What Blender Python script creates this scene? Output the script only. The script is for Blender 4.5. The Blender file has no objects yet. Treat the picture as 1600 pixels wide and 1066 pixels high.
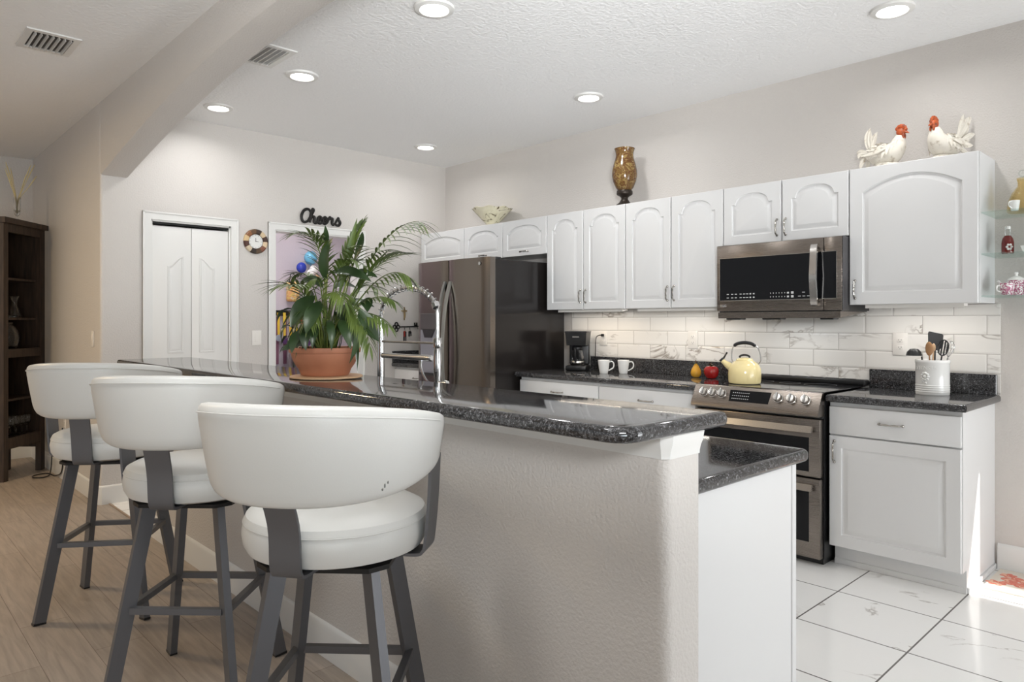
import bpy, bmesh, math, random
from mathutils import Vector, Matrix
PI = math.pi
R = math.radians
sc = bpy.context.scene
COL = sc.collection
rnd = random.Random(7)

# ------------------------------------------------------------------ camera
cd = bpy.data.cameras.new('camera')
cam = bpy.data.objects.new('camera', cd)
COL.objects.link(cam)
cam.location = (0, 0, 1.30)
cam.rotation_euler = (PI / 2, 0, -R(43.5))
cd.sensor_width = 36.0
cd.lens = 36.0 * 1100 / 1600
cd.shift_y = -30 / 1600
cd.clip_start = 0.05
sc.camera = cam

# ------------------------------------------------------------------ view, world, lights
vs = sc.view_settings
vs.view_transform = 'Standard'
vs.look = 'None'
vs.gamma = 1.0
vs.use_curve_mapping = False
vs.exposure = 0.05
sc.cycles.use_denoising = True
sc.cycles.max_bounces = 8
sc.cycles.diffuse_bounces = 5
sc.cycles.glossy_bounces = 4
sc.cycles.transmission_bounces = 8
sc.cycles.transparent_max_bounces = 8
sc.cycles.sample_clamp_indirect = 6.0
sc.cycles.caustics_reflective = False
sc.cycles.caustics_refractive = False

wd = bpy.data.worlds.new('world')
sc.world = wd
wd.use_nodes = True
wn = wd.node_tree.nodes
wn['Background'].inputs[0].default_value = (0.95, 0.98, 1.0, 1)
wn['Background'].inputs[1].default_value = 0.54


def area(name, loc, rot, sx, sy, power, col=(1, 1, 1), shape='RECTANGLE', spread=180):
    l = bpy.data.lights.new(name, 'AREA')
    l.shape = shape
    l.size = sx
    l.size_y = sy
    l.energy = power
    l.color = col
    l.spread = R(spread)
    o = bpy.data.objects.new(name, l)
    COL.objects.link(o)
    o.location = loc
    o.rotation_euler = rot
    return o


CEIL = 2.86
# daylight through the sliding door at the breakfast end of the kitchen
area('daylight_kitchen', (3.05, -2.50, 1.2), (R(90), 0, 0), 2.2, 2.1, 41, (0.93, 0.98, 1.02))
def aimed(name, loc, at, sx, sy, power, col, spread):
    o = area(name, loc, (0, 0, 0), sx, sy, power, col, 'RECTANGLE', spread)
    o.rotation_euler = (Vector(at) - Vector(loc)).to_track_quat('-Z', 'Y').to_euler()
    return o


aimed('fill_ceiling_kitchen', (3.05, -2.48, 0.7), (2.7, 2.6, 2.86), 2.2, 1.0, 22, (0.96, 0.98, 1.0), 95)  # added upward fill at the door, brightens the kitchen ceiling
# added fill from above, brightens the stool seats and the wood floor
area('fill_stools', (0.25, 1.7, 2.8), (0, 0, 0), .5, .5, 8, (0.98, 0.98, 0.97), 'DISK', 105)
# fill added behind the camera, aimed up to brighten the living room ceiling
aimed('fill_ceiling_living', (-1.6, -2.7, 0.7), (0.0, 2.6, 2.86), 2.2, 1.0, 20, (0.88, 0.98, 1.03), 75)
# invented fill light beside the camera, turned up to lift the kitchen ceiling
aimed('fill_bounce', (0.15, -0.35, 1.75), (2.9, 2.6, 2.86), .7, .5, 34, (0.95, 0.975, 0.99), 84)
# ceiling lamps of the hall and of the laundry room
area('lamp_hall', (-0.7, 5.6, 2.75), (0, 0, 0), .4, .4, 46, (1.0, 0.76, 0.46), 'DISK')
area('lamp_laundry', (3.0, 6.45, 2.80), (0, 0, 0), .4, .4, 20, (1.0, 0.95, 0.92), 'DISK')
# the sun
sl = bpy.data.lights.new('sun', 'SUN')
sl.energy = 9.0
sl.angle = R(0.5)
sl.color = (1.0, 0.96, 0.9)
so = bpy.data.objects.new('sun', sl)
COL.objects.link(so)
SUN_DIR = Vector((0.0, 0.85, -0.42)).normalized()
so.rotation_euler = SUN_DIR.to_track_quat('-Z', 'Y').to_euler()
so.location = (3, -6, 4)


# ------------------------------------------------------------------ materials
def _new(name):
    m = bpy.data.materials.new(name)
    m.use_nodes = True
    return m, m.node_tree.nodes, m.node_tree.links, m.node_tree.nodes['Principled BSDF']


def srgb(r, g, b):
    f = lambda c: (c / 255 / 12.92) if c / 255 <= 0.04045 else ((c / 255 + 0.055) / 1.055) ** 2.4
    return (f(r), f(g), f(b), 1)


def mat(name, col, rough=0.5, metal=0.0, bump=None, coat=0.0, spec=None, trans=0.0, ior=None, emit=None, aniso=None, vary=None):
    m, n, l, b = _new(name)
    b.inputs['Base Color'].default_value = col
    b.inputs['Roughness'].default_value = rough
    b.inputs['Metallic'].default_value = metal
    if coat:
        b.inputs['Coat Weight'].default_value = coat
        b.inputs['Coat Roughness'].default_value = 0.05
    if spec is not None:
        b.inputs['Specular IOR Level'].default_value = spec
    if trans:
        b.inputs['Transmission Weight'].default_value = trans
    if ior:
        b.inputs['IOR'].default_value = ior
    if emit:
        b.inputs['Emission Color'].default_value = emit[0]
        b.inputs['Emission Strength'].default_value = emit[1]
    if aniso:
        b.inputs['Anisotropic'].default_value = aniso
    tc = None
    if bump or vary:
        tc = n.new('ShaderNodeTexCoord')
    if bump:
        sca, stren, dist = bump
        nz = n.new('ShaderNodeTexNoise')
        nz.inputs['Scale'].default_value = sca
        nz.inputs['Detail'].default_value = 3
        l.new(tc.outputs['Object'], nz.inputs['Vector'])
        bp = n.new('ShaderNodeBump')
        bp.inputs['Strength'].default_value = stren
        bp.inputs['Distance'].default_value = dist
        l.new(nz.outputs['Fac'], bp.inputs['Height'])
        l.new(bp.outputs['Normal'], b.inputs['Normal'])
    if vary:
        sca, c2, lo, hi = vary
        nz = n.new('ShaderNodeTexNoise')
        nz.inputs['Scale'].default_value = sca
        nz.inputs['Detail'].default_value = 4
        l.new(tc.outputs['Object'], nz.inputs['Vector'])
        rp = n.new('ShaderNodeValToRGB')
        rp.color_ramp.elements[0].position = lo
        rp.color_ramp.elements[0].color = col
        rp.color_ramp.elements[1].position = hi
        rp.color_ramp.elements[1].color = c2
        l.new(nz.outputs['Fac'], rp.inputs['Fac'])
        l.new(rp.outputs['Color'], b.inputs['Base Color'])
    return m


def granite():
    m, n, l, b = _new('granite')
    tc = n.new('ShaderNodeTexCoord')
    mp = n.new('ShaderNodeMapping')
    mp.inputs['Scale'].default_value = (1, 1, 1)
    l.new(tc.outputs['Object'], mp.inputs['Vector'])
    v = n.new('ShaderNodeTexVoronoi')
    v.inputs['Scale'].default_value = 220
    l.new(mp.outputs['Vector'], v.inputs['Vector'])
    nz = n.new('ShaderNodeTexNoise')
    nz.inputs['Scale'].default_value = 150
    nz.inputs['Detail'].default_value = 6
    nz.inputs['Roughness'].default_value = 0.7
    nz.inputs['Distortion'].default_value = 1.0
    l.new(mp.outputs['Vector'], nz.inputs['Vector'])
    rp = n.new('ShaderNodeValToRGB')
    e = rp.color_ramp.elements
    e[0].position = 0.36; e[0].color = (0.008, 0.008, 0.009, 1)
    e[1].position = 0.74; e[1].color = (0.30, 0.30, 0.31, 1)
    x = e.new(0.50); x.color = (0.030, 0.029, 0.030, 1)
    x = e.new(0.58); x.color = (0.10, 0.10, 0.105, 1)
    l.new(nz.outputs['Fac'], rp.inputs['Fac'])
    sp = n.new('ShaderNodeSeparateColor')
    l.new(v.outputs['Color'], sp.inputs['Color'])
    mr = n.new('ShaderNodeMapRange')
    mr.inputs['From Min'].default_value = 0.0
    mr.inputs['From Max'].default_value = 1.0
    mr.inputs['To Min'].default_value = 0.35
    mr.inputs['To Max'].default_value = 1.5
    l.new(sp.outputs['Red'], mr.inputs['Value'])
    mx = n.new('ShaderNodeMix')
    mx.data_type = 'RGBA'
    mx.blend_type = 'MULTIPLY'
    mx.inputs['Factor'].default_value = 1
    l.new(rp.outputs['Color'], mx.inputs['A'])
    l.new(mr.outputs['Result'], mx.inputs['B'])
    l.new(mx.outputs['Result'], b.inputs['Base Color'])
    b.inputs['Roughness'].default_value = 0.07
    b.inputs['IOR'].default_value = 1.62
    return m


def marble(name, ca, cb, scale, rough, axes, tile=None, grout=None, gw=0.004, offs=(0, 0), stagger=0.0, bev=0.0, lo=0.0, hi=0.035, seed=0.0):
    """white stone with thin grey veins; axes says which object axes are the tile's u and v"""
    m, n, l, b = _new(name)
    tc = n.new('ShaderNodeTexCoord')
    sx = n.new('ShaderNodeSeparateXYZ')
    l.new(tc.outputs['Object'], sx.inputs['Vector'])
    cx = n.new('ShaderNodeCombineXYZ')
    for k, a in enumerate(axes):
        ad = n.new('ShaderNodeMath'); ad.operation = 'ADD'
        ad.inputs[1].default_value = offs[k]
        l.new(sx.outputs[a], ad.inputs[0])
        l.new(ad.outputs[0], cx.inputs[k])
    br = n.new('ShaderNodeTexBrick')
    br.offset = stagger
    br.offset_frequency = 2
    br.inputs['Scale'].default_value = 1.0
    br.inputs['Brick Width'].default_value = tile[0]
    br.inputs['Row Height'].default_value = tile[1]
    br.inputs['Mortar Size'].default_value = gw
    br.inputs['Mortar Smooth'].default_value = 0.1
    br.inputs['Bias'].default_value = 0.0
    br.inputs['Color1'].default_value = (0, 0, 0, 1)
    br.inputs['Color2'].default_value = (1, 1, 1, 1)
    br.inputs['Mortar'].default_value = (0.5, 0.5, 0.5, 1)
    l.new(cx.outputs[0], br.inputs['Vector'])
    # every tile shifts the vein pattern
    sh = n.new('ShaderNodeVectorMath'); sh.operation = 'SCALE'
    sh.inputs['Scale'].default_value = 9.0
    l.new(br.outputs['Color'], sh.inputs[0])
    ad = n.new('ShaderNodeVectorMath'); ad.operation = 'ADD'
    l.new(cx.outputs[0], ad.inputs[0])
    l.new(sh.outputs[0], ad.inputs[1])
    nz = n.new('ShaderNodeTexNoise')
    nz.inputs['Scale'].default_value = scale
    nz.inputs['Detail'].default_value = 7
    nz.inputs['Roughness'].default_value = 0.55
    nz.inputs['Distortion'].default_value = 0.9
    mp = n.new('ShaderNodeMapping')
    mp.inputs['Rotation'].default_value = (0, 0, 0.7)
    mp.inputs['Scale'].default_value = (1.0, 2.2, 1.0)
    mp.inputs['Location'].default_value = (seed, seed, 0)
    l.new(ad.outputs[0], mp.inputs['Vector'])
    l.new(mp.outputs[0], nz.inputs['Vector'])
    su = n.new('ShaderNodeMath'); su.operation = 'SUBTRACT'; su.inputs[1].default_value = 0.54
    ab = n.new('ShaderNodeMath'); ab.operation = 'ABSOLUTE'
    l.new(nz.outputs['Fac'], su.inputs[0]); l.new(su.outputs[0], ab.inputs[0])
    rp = n.new('ShaderNodeValToRGB')
    rp.color_ramp.elements[0].position = lo; rp.color_ramp.elements[0].color = cb
    rp.color_ramp.elements[1].position = hi; rp.color_ramp.elements[1].color = ca
    l.new(ab.outputs[0], rp.inputs['Fac'])
    # veins only in some places
    n2 = n.new('ShaderNodeTexNoise'); n2.inputs['Scale'].default_value = scale * 0.8
    l.new(ad.outputs[0], n2.inputs['Vector'])
    r2 = n.new('ShaderNodeValToRGB')
    r2.color_ramp.elements[0].position = 0.50; r2.color_ramp.elements[0].color = (0, 0, 0, 1)
    r2.color_ramp.elements[1].position = 0.64; r2.color_ramp.elements[1].color = (1, 1, 1, 1)
    l.new(n2.outputs['Fac'], r2.inputs['Fac'])
    mv = n.new('ShaderNodeMix'); mv.data_type = 'RGBA'
    mv.inputs['A'].default_value = ca
    l.new(r2.outputs['Color'], mv.inputs['Factor'])
    l.new(rp.outputs['Color'], mv.inputs['B'])
    mx = n.new('ShaderNodeMix'); mx.data_type = 'RGBA'
    l.new(br.outputs['Fac'], mx.inputs['Factor'])
    l.new(mv.outputs['Result'], mx.inputs['A'])
    mx.inputs['B'].default_value = grout
    l.new(mx.outputs['Result'], b.inputs['Base Color'])
    b.inputs['Roughness'].default_value = rough
    bp = n.new('ShaderNodeBump'); bp.invert = True
    bp.inputs['Strength'].default_value = 0.5
    bp.inputs['Distance'].default_value = 0.003
    if bev:
        b2 = n.new('ShaderNodeTexBrick')
        b2.offset = stagger; b2.offset_frequency = 2
        for k in ('Scale', 'Brick Width', 'Row Height', 'Bias'):
            b2.inputs[k].default_value = br.inputs[k].default_value
        b2.inputs['Mortar Size'].default_value = bev
        b2.inputs['Mortar Smooth'].default_value = 1.0
        l.new(cx.outputs[0], b2.inputs['Vector'])
        l.new(b2.outputs['Fac'], bp.inputs['Height'])
    else:
        l.new(br.outputs['Fac'], bp.inputs['Height'])
    l.new(bp.outputs['Normal'], b.inputs['Normal'])
    return m


def planks():
    m, n, l, b = _new('wood_planks')
    tc = n.new('ShaderNodeTexCoord')
    sx = n.new('ShaderNodeSeparateXYZ'); l.new(tc.outputs['Object'], sx.inputs[0])
    cx = n.new('ShaderNodeCombineXYZ')
    l.new(sx.outputs['Y'], cx.inputs[0]); l.new(sx.outputs['X'], cx.inputs[1])
    br = n.new('ShaderNodeTexBrick')
    br.offset = 0.37
    br.inputs['Scale'].default_value = 1
    br.inputs['Brick Width'].default_value = 1.2
    br.inputs['Row Height'].default_value = 0.18
    br.inputs['Mortar Size'].default_value = 0.0012
    br.inputs['Color1'].default_value = srgb(175, 162, 150)
    br.inputs['Color2'].default_value = srgb(158, 146, 134)
    br.inputs['Mortar'].default_value = srgb(116, 103, 92)
    l.new(cx.outputs[0], br.inputs['Vector'])
    mp = n.new('ShaderNodeMapping'); mp.inputs['Scale'].default_value = (1.3, 16, 1)
    l.new(cx.outputs[0], mp.inputs[0])
    nz = n.new('ShaderNodeTexNoise'); nz.inputs['Scale'].default_value = 3.2
    nz.inputs['Detail'].default_value = 6; nz.inputs['Distortion'].default_value = 0.6
    l.new(mp.outputs[0], nz.inputs['Vector'])
    mr = n.new('ShaderNodeMapRange')
    mr.inputs['To Min'].default_value = 0.78; mr.inputs['To Max'].default_value = 1.18
    mr.inputs['From Min'].default_value = 0.25; mr.inputs['From Max'].default_value = 0.75
    l.new(nz.outputs['Fac'], mr.inputs['Value'])
    mx = n.new('ShaderNodeMix'); mx.data_type = 'RGBA'; mx.blend_type = 'MULTIPLY'
    mx.inputs['Factor'].default_value = 1
    l.new(br.outputs['Color'], mx.inputs['A']); l.new(mr.outputs['Result'], mx.inputs['B'])
    l.new(mx.outputs['Result'], b.inputs['Base Color'])
    b.inputs['Roughness'].default_value = 0.42
    return m


def brushed(name, col, rough, axis_scale=(60, 1, 60)):
    m, n, l, b = _new(name)
    b.inputs['Base Color'].default_value = col
    b.inputs['Metallic'].default_value = 1.0
    tc = n.new('ShaderNodeTexCoord')
    mp = n.new('ShaderNodeMapping'); mp.inputs['Scale'].default_value = axis_scale
    l.new(tc.outputs['Object'], mp.inputs[0])
    nz = n.new('ShaderNodeTexNoise'); nz.inputs['Scale'].default_value = 8; nz.inputs['Detail'].default_value = 3
    l.new(mp.outputs[0], nz.inputs['Vector'])
    mr = n.new('ShaderNodeMapRange')
    mr.inputs['To Min'].default_value = rough * 0.8; mr.inputs['To Max'].default_value = rough * 1.2
    l.new(nz.outputs['Fac'], mr.inputs['Value'])
    l.new(mr.outputs['Result'], b.inputs['Roughness'])
    return m


def darkwood():
    m, n, l, b = _new('dark_stained_wood')
    tc = n.new('ShaderNodeTexCoord')
    mp = n.new('ShaderNodeMapping'); mp.inputs['Scale'].default_value = (22, 22, 2.0)
    l.new(tc.outputs['Object'], mp.inputs[0])
    nz = n.new('ShaderNodeTexNoise'); nz.inputs['Scale'].default_value = 2.5; nz.inputs['Detail'].default_value = 6
    l.new(mp.outputs[0], nz.inputs['Vector'])
    rp = n.new('ShaderNodeValToRGB')
    rp.color_ramp.elements[0].position = 0.3; rp.color_ramp.elements[0].color = srgb(44, 34, 28)
    rp.color_ramp.elements[1].position = 0.7; rp.color_ramp.elements[1].color = srgb(76, 60, 48)
    l.new(nz.outputs['Fac'], rp.inputs['Fac'])
    l.new(rp.outputs['Color'], b.inputs['Base Color'])
    b.inputs['Roughness'].default_value = 0.45
    return m


def blotch(name, base, cols, scale, rough=0.25):
    m, n, l, b = _new(name)
    tc = n.new('ShaderNodeTexCoord')
    v = n.new('ShaderNodeTexNoise'); v.inputs['Scale'].default_value = scale
    v.inputs['Detail'].default_value = 5; v.inputs['Distortion'].default_value = 1.2
    l.new(tc.outputs['Object'], v.inputs['Vector'])
    rp = n.new('ShaderNodeValToRGB')
    e = rp.color_ramp.elements
    e[0].position = 0.0; e[0].color = base
    e[1].position = 1.0; e[1].color = cols[-1][1]
    for p, c in cols:
        x = e.new(p); x.color = c
    l.new(v.outputs['Fac'], rp.inputs['Fac'])
    l.new(rp.outputs['Color'], b.inputs['Base Color'])
    b.inputs['Roughness'].default_value = rough
    return m


def clearglass(name, col=(1, 1, 1, 1), amount=0.86, rough=0.02):
    """thin clear glass: mostly see-through with real reflections"""
    m, n, l, b = _new(name)
    b.inputs['Base Color'].default_value = col
    b.inputs['Roughness'].default_value = rough
    b.inputs['IOR'].default_value = 1.45
    b.inputs['Transmission Weight'].default_value = 1.0
    tr = n.new('ShaderNodeBsdfTransparent'); tr.inputs[0].default_value = col
    ms = n.new('ShaderNodeMixShader'); ms.inputs[0].default_value = amount
    l.new(b.outputs[0], ms.inputs[1]); l.new(tr.outputs[0], ms.inputs[2])
    l.new(ms.outputs[0], n['Material Output'].inputs['Surface'])
    return m


M_WALL = mat('wall_paint_greige', srgb(205, 200, 195), 0.5, bump=(105, 0.45, 0.007))
M_CEIL = mat('ceiling_paint_white', srgb(238, 238, 238), 0.8, bump=(55, 0.55, 0.010))
M_LILAC = mat('wall_paint_lilac', srgb(196, 188, 196), 0.7, bump=(80, 0.2, 0.004))
M_TRIM = mat('trim_paint_white', srgb(222, 221, 218), 0.35)
M_CAB = mat('cabinet_white', srgb(217, 217, 217), 0.33)
M_GAP = mat('shadow_black', (0.006, 0.006, 0.006, 1), 0.7)
M_GRAN = granite()
M_TILE = marble('floor_marble_tile', srgb(244, 243, 241), srgb(176, 170, 165), 1.5, 0.12, ('Y', 'X'), (0.4425, 0.4465), srgb(104, 100, 98), 0.0035, (-0.938 + 0.4425 * 9, -3.03 + 0.4465 * 10), hi=0.016)
M_SPLASH = marble('backsplash_marble_tile', srgb(234, 231, 226), srgb(158, 149, 140), 3.4, 0.16, ('Y', 'Z'), (0.308, 0.103), srgb(172, 166, 160), 0.0016, (-1.439 + 0.308 * 6, -1.025 + 0.103 * 20), stagger=0.5, bev=0.011, hi=0.034)
M_WOOD = planks()
M_DWOOD = darkwood()
M_VINYL = mat('white_vinyl', srgb(216, 216, 213), 0.38, bump=(260, 0.08, 0.002))
M_GUN = mat('gunmetal_steel', srgb(106, 107, 111), 0.42, 0.55)
M_BLKST = brushed('black_stainless', srgb(136, 128, 121), 0.27)
M_BLKSTV = brushed('black_stainless_vertical', srgb(120, 112, 105), 0.22, (60, 60, 1))
M_FSIDE = mat('fridge_side_black', srgb(32, 29, 28), 0.16, 0.0, spec=0.3)
M_STEEL = brushed('stainless_steel', srgb(196, 192, 188), 0.24)
M_CHROME = mat('chrome', srgb(196, 196, 196), 0.2, 1.0)
M_NICKEL = mat('brushed_nickel', srgb(176, 172, 166), 0.25, 1.0)
M_BGLASS = mat('black_glass', (0.006, 0.006, 0.007, 1), 0.06, spec=0.22)
M_BPLAS = mat('black_plastic', srgb(26, 26, 27), 0.32)
M_BIRON = mat('black_iron', srgb(28, 26, 25), 0.5, 0.4)
M_WPLAS = mat('white_plastic', srgb(232, 228, 222), 0.35)
M_WCER = mat('white_ceramic', srgb(238, 237, 234), 0.12)
M_PRINT = mat('pale_print', srgb(200, 200, 200), 0.6)
M_TERRA = mat('terracotta_plastic', srgb(178, 118, 88), 0.5, vary=(9, srgb(166, 106, 78), 0.4, 0.7))
M_SOIL = mat('potting_soil', srgb(52, 38, 28), 0.95, bump=(60, 1.0, 0.02))
M_CORK = mat('tan_board', srgb(200, 164, 128), 0.6)
M_LEAF = mat('palm_green', srgb(92, 108, 46), 0.42, vary=(14, srgb(56, 74, 32), 0.35, 0.7))
M_LILY = mat('lily_green', srgb(48, 68, 36), 0.3, vary=(10, srgb(32, 48, 26), 0.35, 0.7))
M_STEM = mat('stem_green', srgb(112, 122, 60), 0.5)
M_CREAM = mat('cream_enamel', srgb(240, 222, 166), 0.1)
M_RED = mat('red_glaze', srgb(156, 26, 24), 0.12)
M_PEAR = mat('yellow_glaze', srgb(214, 158, 50), 0.16)
M_LGREEN = mat('glaze_leaf_green', srgb(44, 70, 42), 0.25)
M_STEMB = mat('brown_stem', srgb(84, 48, 28), 0.6)
M_GLASS = clearglass('clear_glass', (0.97, 0.99, 0.98, 1), 0.80)
M_SHELF = clearglass('shelf_glass', (0.93, 0.98, 0.965, 1), 0.84)
M_AMBER = clearglass('amber_glass', srgb(251, 243, 222), 0.86)
M_WOODSP = mat('spoon_wood', srgb(152, 112, 74), 0.6)
M_LENS = mat('lamp_lens', (1, 1, 1, 1), 0.5, emit=((1.0, 0.97, 0.92, 1), 9.0))
M_LED = mat('lamp_strip', (1, 1, 1, 1), 0.5, emit=((1.0, 0.93, 0.82, 1), 2.0))
M_DARKIN = mat('oven_interior', srgb(24, 23, 23), 0.3)
M_PLASTER = mat('rooster_plaster', srgb(226, 220, 208), 0.65, vary=(38, srgb(166, 150, 128), 0.56, 0.78))
M_RUST = mat('rooster_red', srgb(186, 88, 44), 0.5, vary=(60, srgb(104, 44, 26), 0.45, 0.7))
M_VASE = blotch('vase_marbled', srgb(70, 40, 20), [(0.36, srgb(84, 50, 24)), (0.45, srgb(112, 88, 44)), (0.52, srgb(88, 50, 26)), (0.60, srgb(146, 124, 72)), (0.66, srgb(84, 54, 28)), (0.74, srgb(100, 84, 44))], 20, 0.15)
M_BOWL = blotch('bowl_painted', srgb(66, 52, 34), [(0.34, srgb(86, 70, 44)), (0.40, srgb(222, 216, 188)), (0.62, srgb(232, 226, 202)), (0.68, srgb(110, 92, 56))], 11, 0.2)
M_BRONZE = mat('dark_bronze', srgb(52, 44, 38), 0.4, 0.5)


# ------------------------------------------------------------------ mesh helpers
class MB:
    """collects shapes into one mesh"""

    def __init__(s):
        s.bm = bmesh.new()
        s.mi = 0

    def _faces(s, fs, sm):
        for f in fs:
            f.smooth = sm
            f.material_index = s.mi

    def box(s, a, b, bev=0.0, seg=2, only=None):
        a, b = Vector(a), Vector(b)
        lo = Vector([min(a[i], b[i]) for i in range(3)]); hi = Vector([max(a[i], b[i]) for i in range(3)])
        t = bmesh.new()
        bmesh.ops.create_cube(t, size=1)
        for v in t.verts:
            v.co = Vector([lo[i] + (v.co[i] + .5) * (hi[i] - lo[i]) for i in range(3)])
        if bev:
            es = [e for e in t.edges if only is None or only((e.verts[0].co + e.verts[1].co) / 2, (e.verts[1].co - e.verts[0].co).normalized())]
            bmesh.ops.bevel(t, geom=es, offset=bev, segments=seg, profile=0.5, affect='EDGES')
        s.merge(t, bool(bev))
        return s

    def merge(s, t, smooth=False, mtx=None):
        vm = {}
        for v in t.verts:
            vm[v] = s.bm.verts.new(mtx @ v.co if mtx else v.co)
        for f in t.faces:
            try:
                g = s.bm.faces.new([vm[v] for v in f.verts])
            except ValueError:
                continue
            g.smooth = smooth
            g.material_index = s.mi
        t.free()

    def verts(s, cs):
        return [s.bm.verts.new(c) for c in cs]

    def face(s, vs_, sm=False):
        try:
            f = s.bm.faces.new(vs_)
            f.smooth = sm
            f.material_index = s.mi
        except ValueError:
            pass

    def loops(s, ls, closed=True, cap0=True, cap1=True, sm=True):
        """skin a list of equally long point loops"""
        rows = [s.verts(l) for l in ls]
        n = len(rows[0])
        for a, b in zip(rows[:-1], rows[1:]):
            for i in range(n if closed else n - 1):
                j = (i + 1) % n
                s.face([a[i], a[j], b[j], b[i]], sm)
        if closed and cap0:
            s.face(rows[0][::-1], False)
        if closed and cap1:
            s.face(rows[-1], False)
        return s

    def lathe(s, prof, c=(0, 0, 0), n=32, axis='Z', sx=1.0, sy=1.0, cap=True):
        ls = []
        for r, z in prof:
            l = []
            for i in range(n):
                a = 2 * PI * i / n
                p = (r * math.cos(a) * sx, r * math.sin(a) * sy, z)
                if axis == 'X':
                    p = (p[2], p[0], p[1])
                elif axis == 'Y':
                    p = (p[0], p[2], p[1])
                l.append((c[0] + p[0], c[1] + p[1], c[2] + p[2]))
            ls.append(l)
        return s.loops(ls, True, cap and prof[0][0] > 1e-5, cap and prof[-1][0] > 1e-5) if True else s

    def tube(s, pts, r, n=8, cap=True, r2=None, flat=None):
        """sweep a circle (or a flat section: flat=(half_w, half_t, up)) along pts; r may be a list"""
        pts = [Vector(p) for p in pts]
        rs = r if isinstance(r, (list, tuple)) else [r] * len(pts)
        ls = []
        prev = None
        for i, p in enumerate(pts):
            d = (pts[min(i + 1, len(pts) - 1)] - pts[max(i - 1, 0)]).normalized()
            if flat:
                up = Vector(flat[2])
                u = (up - d * up.dot(d)).normalized()
            elif prev is None:
                up = Vector((0, 0, 1)) if abs(d.z) < 0.9 else Vector((1, 0, 0))
                u = (up - d * up.dot(d)).normalized()
            else:
                u = (prev - d * prev.dot(d)).normalized()
            prev = u
            w = d.cross(u)
            if flat:
                hw, ht = flat[0], flat[1]
                ls.append([p + w * x * hw + u * y * ht for x, y in ((-1, -1), (1, -1), (1, 1), (-1, 1))])
            else:
                ls.append([p + (u * math.cos(2 * PI * k / n) + w * math.sin(2 * PI * k / n)) * rs[i] for k in range(n)])
        s.loops(ls, True, cap, cap, not flat)
        return s

    def ring(s, c, R_, r, axis='Z', n=40, m=8):
        rows = []
        for i in range(n):
            a = 2 * PI * i / n
            l = []
            for k in range(m):
                t = 2 * PI * k / m
                x, y, z = (R_ + r * math.cos(t)) * math.cos(a), (R_ + r * math.cos(t)) * math.sin(a), r * math.sin(t)
                p = {'Z': (x, y, z), 'X': (z, x, y), 'Y': (x, z, y)}[axis]
                l.append(Vector(c) + Vector(p))
            rows.append(s.verts(l))
        for i in range(n):
            a, b = rows[i], rows[(i + 1) % n]
            for k in range(m):
                j = (k + 1) % m
                s.face([a[k], a[j], b[j], b[k]], True)
        return s

    def ball(s, c, rx, ry=None, rz=None, n=20, m=12, mtx=None):
        ry = rx if ry is None else ry
        rz = rx if rz is None else rz
        ls = []
        for j in range(m + 1):
            t = PI * j / m
            q = max(math.sin(t), 1e-3)
            l = []
            for i in range(n):
                v = Vector((rx * q * math.cos(2 * PI * i / n), ry * q * math.sin(2 * PI * i / n), -rz * math.cos(t)))
                if mtx:
                    v = mtx @ v
                l.append(Vector(c) + v)
            ls.append(l)
        return s.loops(ls)

    def poly(s, pts, d):
        """prism: outline pts pushed along vector d"""
        d = Vector(d)
        return s.loops([[Vector(p) for p in pts], [Vector(p) + d for p in pts]], True, True, True, False)

    def leaf(s, p0, p1, p2, w, up=(0, 0, 1), n=7, fold=0.25, peak=0.4):
        """a blade along a quadratic curve, folded at the midrib"""
        p0, p1, p2 = Vector(p0), Vector(p1), Vector(p2)
        up = Vector(up)
        rows = []
        for i in range(n + 1):
            t = i / n
            c = p0 * (1 - t) ** 2 + p1 * 2 * t * (1 - t) + p2 * t * t
            d = ((p1 - p0) * (1 - t) + (p2 - p1) * t).normalized()
            sd = d.cross(up)
            if sd.length < 1e-4:
                sd = d.cross(Vector((1, 0, 0)))
            sd.normalize()
            nn = sd.cross(d).normalized()
            q = t / peak if t < peak else (1 - t) / (1 - peak)
            ww = w * 0.5 * max(math.sin(PI / 2 * max(q, 0)) ** 0.85, 0.03)
            rows.append(s.verts([c - sd * ww + nn * ww * fold, c, c + sd * ww + nn * ww * fold]))
        for a, b in zip(rows[:-1], rows[1:]):
            s.face([a[0], a[1], b[1], b[0]], True)
            s.face([a[1], a[2], b[2], b[1]], True)
        return s

    def build(s, name, m, parent=None, world=True, loc=None, recalc=True, sharp=35):
        bm = s.bm
        if recalc:
            bmesh.ops.recalc_face_normals(bm, faces=bm.faces)
        off = Vector((0, 0, 0))
        if world and parent is not None:
            q = parent
            while q is not None:
                off += q.location
                q = q.parent
        if loc is not None:
            off = off + Vector(loc)
        if off.length > 0 and world:
            for v in bm.verts:
                v.co -= off
        me = bpy.data.meshes.new(name)
        bm.to_mesh(me)
        bm.free()
        try:
            me.set_sharp_from_angle(angle=R(sharp))
        except Exception:
            pass
        for x in (m if isinstance(m, (list, tuple)) else [m]):
            me.materials.append(x)
        o = bpy.data.objects.new(name, me)
        COL.objects.link(o)
        o.parent = parent
        if loc is not None:
            o.location = Vector(loc)
        return o


def tag(o, label=None, cat=None, group=None, kind=None):
    if label: o['label'] = label
    if cat: o['category'] = cat
    if group: o['group'] = group
    if kind: o['kind'] = kind
    return o


def thing(name, label, cat, loc=(0, 0, 0), group=None):
    o = bpy.data.objects.new(name, None)
    COL.objects.link(o)
    o.location = loc
    o.empty_display_size = 0.1
    return tag(o, label, cat, group)


def struct(name, mb, m):
    return tag(mb.build(name, m), kind='structure')


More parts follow.
